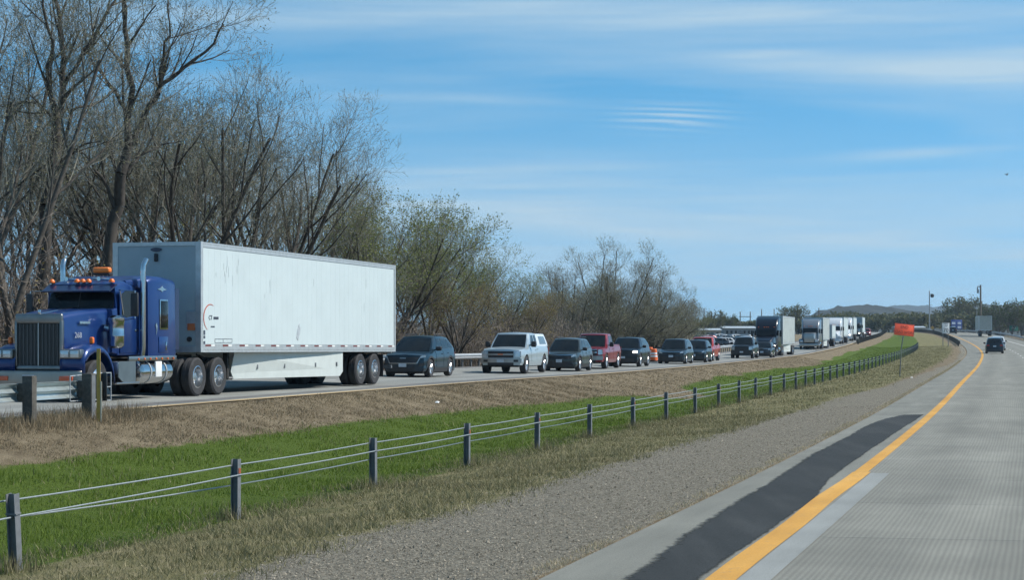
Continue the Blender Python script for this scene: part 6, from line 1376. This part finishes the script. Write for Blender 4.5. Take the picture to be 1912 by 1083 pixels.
for i, (px, yt, Y, lab) in enumerate(FT):
    x = (px - 956) / 3600 * Y; z = float(ground(x, Y)); h = CAMZ + (628 - yt) / 3600 * Y - z; put_tree(FTm[i % 4], (x, Y, z), i * 1.1, h / 9.6, lab, 'far_tree')
# the far wood that reads as one mass
VV = []; rnd = np.random.default_rng(44); LS = []; tipsF = []
def wood(n, px0, px1, Y0, Y1, prof):
    for i in range(n):
        px = rnd.uniform(px0, px1); Y = rnd.uniform(Y0, Y1); x = (px - 956) / 3600 * Y; z = float(ground(x, min(Y, 890))); z = min(z, 3.2); yt = prof(px) + rnd.uniform(-2, 9); h = max(2.5, CAMZ + (628 - yt) / 3600 * Y - z)
        S_, tp = FW[i % 4]; sc = h / 9.6; a = rnd.uniform(0, 6.28); c, s_ = math.cos(a), math.sin(a); Rm = np.array([[c * 1.1, -s_ * 1.1, 0], [s_ * 1.1, c * 1.1, 0], [0, 0, 1]]) * sc; o_ = np.array([x, Y, z]); q = S_.copy(); q[:, :3] = S_[:, :3] @ Rm.T + o_; q[:, 3:6] = S_[:, 3:6] @ Rm.T + o_; q[:, 6:] *= 1.6; LS.append(q); tipsF.append(tp @ Rm.T + o_)
FW = []
for k in range(4):
    T = far_tree(400 + k, 10); FW.append((np.array(T.big + [q for j, q in enumerate(T.small) if j % 3 == 0]), np.array(T.tips)[::2]))
wood(95, 1525, 1925, 640, 860, lambda p: np.interp(p, [1525, 1560, 1600, 1660, 1720, 1760, 1800, 1850, 1925], [594, 590, 590, 592, 590, 586, 583, 588, 586]))
wood(40, 1290, 1530, 600, 860, lambda p: np.interp(p, [1290, 1350, 1420, 1530], [601, 601, 603, 598]))
Sg = np.concatenate(LS); v, f_ = tubes_np(Sg, 1); fw_ = inst('far_woods', np_mesh('far_woods', v, f_, M_ftwig)); tag(fw_, 'distant belt of bare woods along the horizon', 'woods', kind='stuff')
Tp = np.concatenate(tipsF); v, f_ = leaves_np(Tp, 1.1, rnd); fw_ = inst('far_woods_leaves', np_mesh('far_woods_leaves', v, f_, M_fleaf)); tag(fw_, 'dull spring foliage of the distant woods', 'leaves', kind='stuff')
# hills
def hills(Y, depth, prof, seed, mat, nx=240, rough=0.0):
    ny = 14; xs_ = np.linspace(-.36, .5, nx); V = []; r_ = np.random.default_rng(seed); ph = r_.uniform(0, 6.28, 8)
    for j in range(ny):
        yy = Y + depth * j / (ny - 1); g_ = math.sin(math.pi * min(1, (j + .0) / (ny - 1) * 1.0) * .5 if j < ny / 2 else math.pi * .5 * (2 - 2 * j / (ny - 1)) + 0) if False else math.sin(math.pi * j / (ny - 1)) ** .7
        for t in xs_:
            px = 956 + t * 3600; e = (628 - prof(px)) / 3600 * (Y + depth * .5) + CAMZ; wv = sum(math.sin(t * 3600 / 956 * (9 + 13 * k) + ph[k]) / (1 + k) for k in range(8)) * 2.2 * Y / 3600
            V.append((t * (Y + depth * .5) * 1.0, yy, (max(-1, e + wv) + r_.normal(0, 1) * rough) * g_ - 2))
    ix = np.arange(nx * ny).reshape(ny, nx); F = np.stack([ix[:-1, :-1], ix[:-1, 1:], ix[1:, 1:], ix[1:, :-1]], -1).reshape(-1, 4)
    return tag(inst('hills', np_mesh('hills', np.array(V), F, mat, smooth=True)), kind='structure')
M_hill = pmat('wooded_hillside', (0.014, 0.023, 0.02), .95, col2=(0.034, 0.038, 0.031), vscale=.05, bump=.8, bscale=.08)
hills(3600, 1400, lambda p: np.interp(p, [-400, 900, 1300, 1500, 1560, 1650, 1700, 1730, 1745, 1790, 1850, 1890, 1930, 2600], [600, 600, 604, 598, 590, 571, 568, 574, 573, 568, 572, 571, 576, 590]), 5, M_hill, 700, 1.6)
hills(1500, 700, lambda p: np.interp(p, [-400, 1000, 1440, 1500, 1535, 1565, 1600, 1640, 1680, 1720, 1780, 2600], [612, 612, 612, 604, 582, 570, 567, 571, 581, 586, 593, 600]), 9, M_hill, 1100, 1.3)

# ------------------------------------------------------------------ grass, stubble, stones (uncountable ground cover)
def blades(name, n, Y0, Y1, lat, accept, h, wd, mat, label, seed, lean=.5, side='R'):
    rnd = np.random.default_rng(seed); Y = Y0 + (Y1 - Y0) * rnd.random(n) ** 1.25; l = rnd.uniform(lat[0], lat[1], n)
    X = XR(Y) - l / KC if side == 'R' else XL(Y) + l / KC
    p = accept(X, Y); k = rnd.random(n) < p; X, Y = X[k], Y[k]; n = len(X); Z = ground(X, Y, False) - .01 + lownoise(X, Y, 1.1, 5) * .014 + lownoise(X, Y, 3.1, 6) * .004
    cl_ = .35 + 1.1 * np.clip(lownoise(X, Y, 4.0, 12) * .8 + .45, 0, 1)
    hh = h * rnd.uniform(.5, 1.3, n) * cl_; ww = wd * rnd.uniform(.7, 1.3, n) * np.interp(Y, [20, 50, 120], [1, 1.5, 2.6]); a = rnd.uniform(0, 6.28, n); ln = np.abs(rnd.normal(0, lean, n)) * hh; b = rnd.uniform(0, 6.28, n)
    P = np.stack([X, Y, Z], 1); s_ = np.stack([np.cos(a), np.sin(a), 0 * a], 1) * (ww / 2)[:, None]; t = np.stack([np.cos(b) * ln, np.sin(b) * ln, hh], 1)
    V = np.stack([P - s_, P + s_, P + t], 1).reshape(-1, 3)
    o = inst(name, np_mesh(name, V, np.arange(3 * n).reshape(n, 3), mat)); tag(o, label, 'grass', kind='stuff'); return o
G1 = mat_leafy('lush_grass_blades', (0.08, 0.125, 0.013), (0.17, 0.235, 0.042), .3)
G2 = mat_leafy('dry_grass_blades', (0.10, 0.105, 0.04), (0.34, 0.295, 0.175), .25)
G3 = mat_leafy('dead_grass_blades', (0.15, 0.115, 0.07), (0.31, 0.25, 0.16), .25)
blades('ditch_grass', 110000, 18, 62, (7.6, 15.2), lambda X, Y: greenness(X, Y) ** 1.5, .075, .012, G1, 'lush green grass growing in the median ditch', 1)
blades('ditch_grass', 70000, 60, 290, (7.8, 15.2), lambda X, Y: greenness(X, Y) ** 1.5, .085, .014, G1, 'green grass in the farther stretch of the ditch', 2)
blades('ditch_straw', 16000, 18, 120, (7.6, 15.0), lambda X, Y: np.clip(greenness(X, Y) * (lownoise(X, Y, 1.7, 41) + .35), 0, 1), .13, .011, G2, 'straw stalks scattered through the green ditch grass', 13, .5)
blades('verge_grass', 120000, 15, 60, (4.3, 9.3), lambda X, Y: np.clip(oliveness(X, Y) * (1 - gravelness(X, Y)) * (lownoise(X, Y, 1.3, 21) * .6 + .75), 0, 1), .085, .013, G2, 'dry patchy grass on the verge below the cable barrier', 3, .9)
blades('verge_grass', 60000, 60, 290, (2.6, 9.0), lambda X, Y: np.clip(oliveness(X, Y) * (1 - gravelness(X, Y)) * (lownoise(X, Y, 1.3, 21) * .6 + .75), 0, 1), .09, .014, G2, 'dry grass on the farther verge', 4, .9)
blades('stubble', 70000, 34, 80, (0.15, 4.2), lambda X, Y: np.clip(1 - greenness(X, Y), 0, 1) * .8, .07, .014, G3, 'short brown dead grass beside the queue lanes', 5, 1.0, 'L')
blades('stubble', 40000, 80, 200, (0.15, 6.0), lambda X, Y: np.clip(1 - greenness(X, Y), 0, 1) * .8, .07, .016, G3, 'brown dead grass along the farther queue lanes', 6, 1.0, 'L')
G4 = mat_leafy('pale_straw', (0.30, 0.25, 0.16), (0.50, 0.43, 0.29), .3)
blades('edge_weeds', 24000, 14, 170, (1.70, 1.98), lambda X, Y: np.clip(lownoise(X, Y, 2.0, 31) * .6 + .6, 0, 1), .05, .013, G4, 'thin dry weeds along the edge of the near shoulder', 7, .8)
def tufts(pts, n, h, mat, label, seed):
    rnd = np.random.default_rng(seed); V = []
    for (x, y, rad) in pts:
        X = x + rnd.normal(0, rad, n); Y = y + rnd.normal(0, rad, n); Z = ground(X, Y, False) - .02; hh = h * rnd.uniform(.4, 1.3, n); a = rnd.uniform(0, 6.28, n); b = rnd.uniform(0, 6.28, n); ln = np.abs(rnd.normal(0, .4, n)) * hh
        P = np.stack([X, Y, Z], 1); s_ = np.stack([np.cos(a), np.sin(a), 0 * a], 1) * .007; t = np.stack([np.cos(b) * ln, np.sin(b) * ln, hh], 1); V.append(np.stack([P - s_, P + s_, P + t], 1).reshape(-1, 3))
    V = np.concatenate(V); o = inst('grass_tufts', np_mesh('grass_tufts', V, np.arange(len(V)).reshape(-1, 3), mat)); tag(o, label, 'grass', kind='stuff')
tufts([(x + random.uniform(-.15, .15), y + random.uniform(-.2, .2), .16) for x, y in FP[:16]], 160, .26, G2, 'unmown dry tufts around the barrier posts', 8)
tufts([(gpt(Y, .5)[0] + random.uniform(-.1, .3), Y, .3) for Y in np.arange(35, 43, .5)], 220, .26, G3, 'tall dead weeds around the near guardrail end', 9)
# gravel stones
rnd = np.random.default_rng(17); n = 40000; Y = 14 + 50 * rnd.random(n) ** 1.5; l = rnd.uniform(1.72, 6.2, n); X = XR(Y) - l / KC; k = rnd.random(n) < gravelness(X, Y); X, Y = X[k], Y[k]; n = len(X); Z = ground(X, Y, False) + lownoise(X, Y, 1.1, 5) * .014 + lownoise(X, Y, 3.1, 6) * .004
oc = np.array([[1, 0, 0], [-1, 0, 0], [0, 1, 0], [0, -1, 0], [0, 0, .7], [0, 0, -.7]]); of = np.array([[0, 2, 4], [2, 1, 4], [1, 3, 4], [3, 0, 4]])
sz = rnd.lognormal(-4.55, .38, n)[:, None, None]; V = oc[None] * sz * rnd.uniform(.6, 1.4, (n, 6, 1)); a = rnd.uniform(0, 6.28, n); c, s_ = np.cos(a)[:, None], np.sin(a)[:, None]; V = np.stack([V[..., 0] * c - V[..., 1] * s_, V[..., 0] * s_ + V[..., 1] * c, V[..., 2]], -1) + np.stack([X, Y, Z + .003], 1)[:, None]
M_stone = mat_leafy('gravel_stones', (0.095, 0.082, 0.06), (0.34, 0.30, 0.23), 0.0)
o = inst('gravel', np_mesh('gravel', V.reshape(-1, 3), (np.arange(n)[:, None, None] * 6 + of[None]).reshape(-1, 3), M_stone)); tag(o, 'loose grey brown gravel beside the near shoulder', 'gravel', kind='stuff')
# bits of litter
for (px, py, zz, lab) in ((816, 760, .05, 'small white scrap of litter on the brown bank'), (1702, 707, -.12, 'white scrap of litter near the orange sign post')):
    Y = 3600 * (CAMZ - zz) / (py - 628); x = (px - 956) / 3600 * Y; z = float(ground(x, Y)); o = MB().add([(-.07, -.03, 0.01), (.05, -.05, .0), (.08, .04, .04), (-.03, .05, .05), (0, 0, .06)], [(0, 1, 4), (1, 2, 4), (2, 3, 4), (3, 0, 4), (3, 2, 1, 0)]).build('litter_scrap', M_white); o.location = (x, Y, z + .03); tag(o, lab, 'litter')
# a bird in the sky
b = MB().loft([[(x, r_ * math.cos(a), r_ * math.sin(a)) for a in np.linspace(0, 5.5, 6)] for x, r_ in ((-.22, .01), (-.12, .05), (0, .07), (.12, .05), (.2, .015))])
o = empty('bird', ((1880 - 956) / 3600 * 150, 150, CAMZ + 302 / 3600 * 150), .4); o.scale = (.6, .6, .6); tag(o, 'small dark bird flying high at the right', 'bird'); b.build('body', M_black, o)
for s in (1, -1): MB().add([(.08, 0, .02), (-.1, 0, .02), (-.12, s * .3, .16), (.02, s * .34, .18), (-.16, s * .5, .08), (.06, 0, .035), (-.08, 0, .035), (-.1, s * .3, .175), (.01, s * .34, .19)], [(0, 1, 2, 3), (3, 2, 4), (5, 8, 7, 6)]).build('wing', M_black, o, 0)

# ------------------------------------------------------------------ the air between here and the hills
hz = MB().box((0, 3100, 62), (11400, 7000, 140)); hm = bpy.data.materials.new('haze_air'); hm.use_nodes = True; hm.cycles.homogeneous_volume = True; ht = hm.node_tree; ht.nodes.clear()
ho = N(ht, 'ShaderNodeOutputMaterial'); hv = N(ht, 'ShaderNodeVolumePrincipled'); hv.inputs['Color'].default_value = (0.62, 0.82, 1.0, 1); hv.inputs['Density'].default_value = 1.1e-4; hv.inputs['Anisotropy'].default_value = 0.2
ht.links.new(hv.outputs[0], ho.inputs['Volume']); o = hz.build('haze', hm, None, 0); tag(o, kind='stuff')
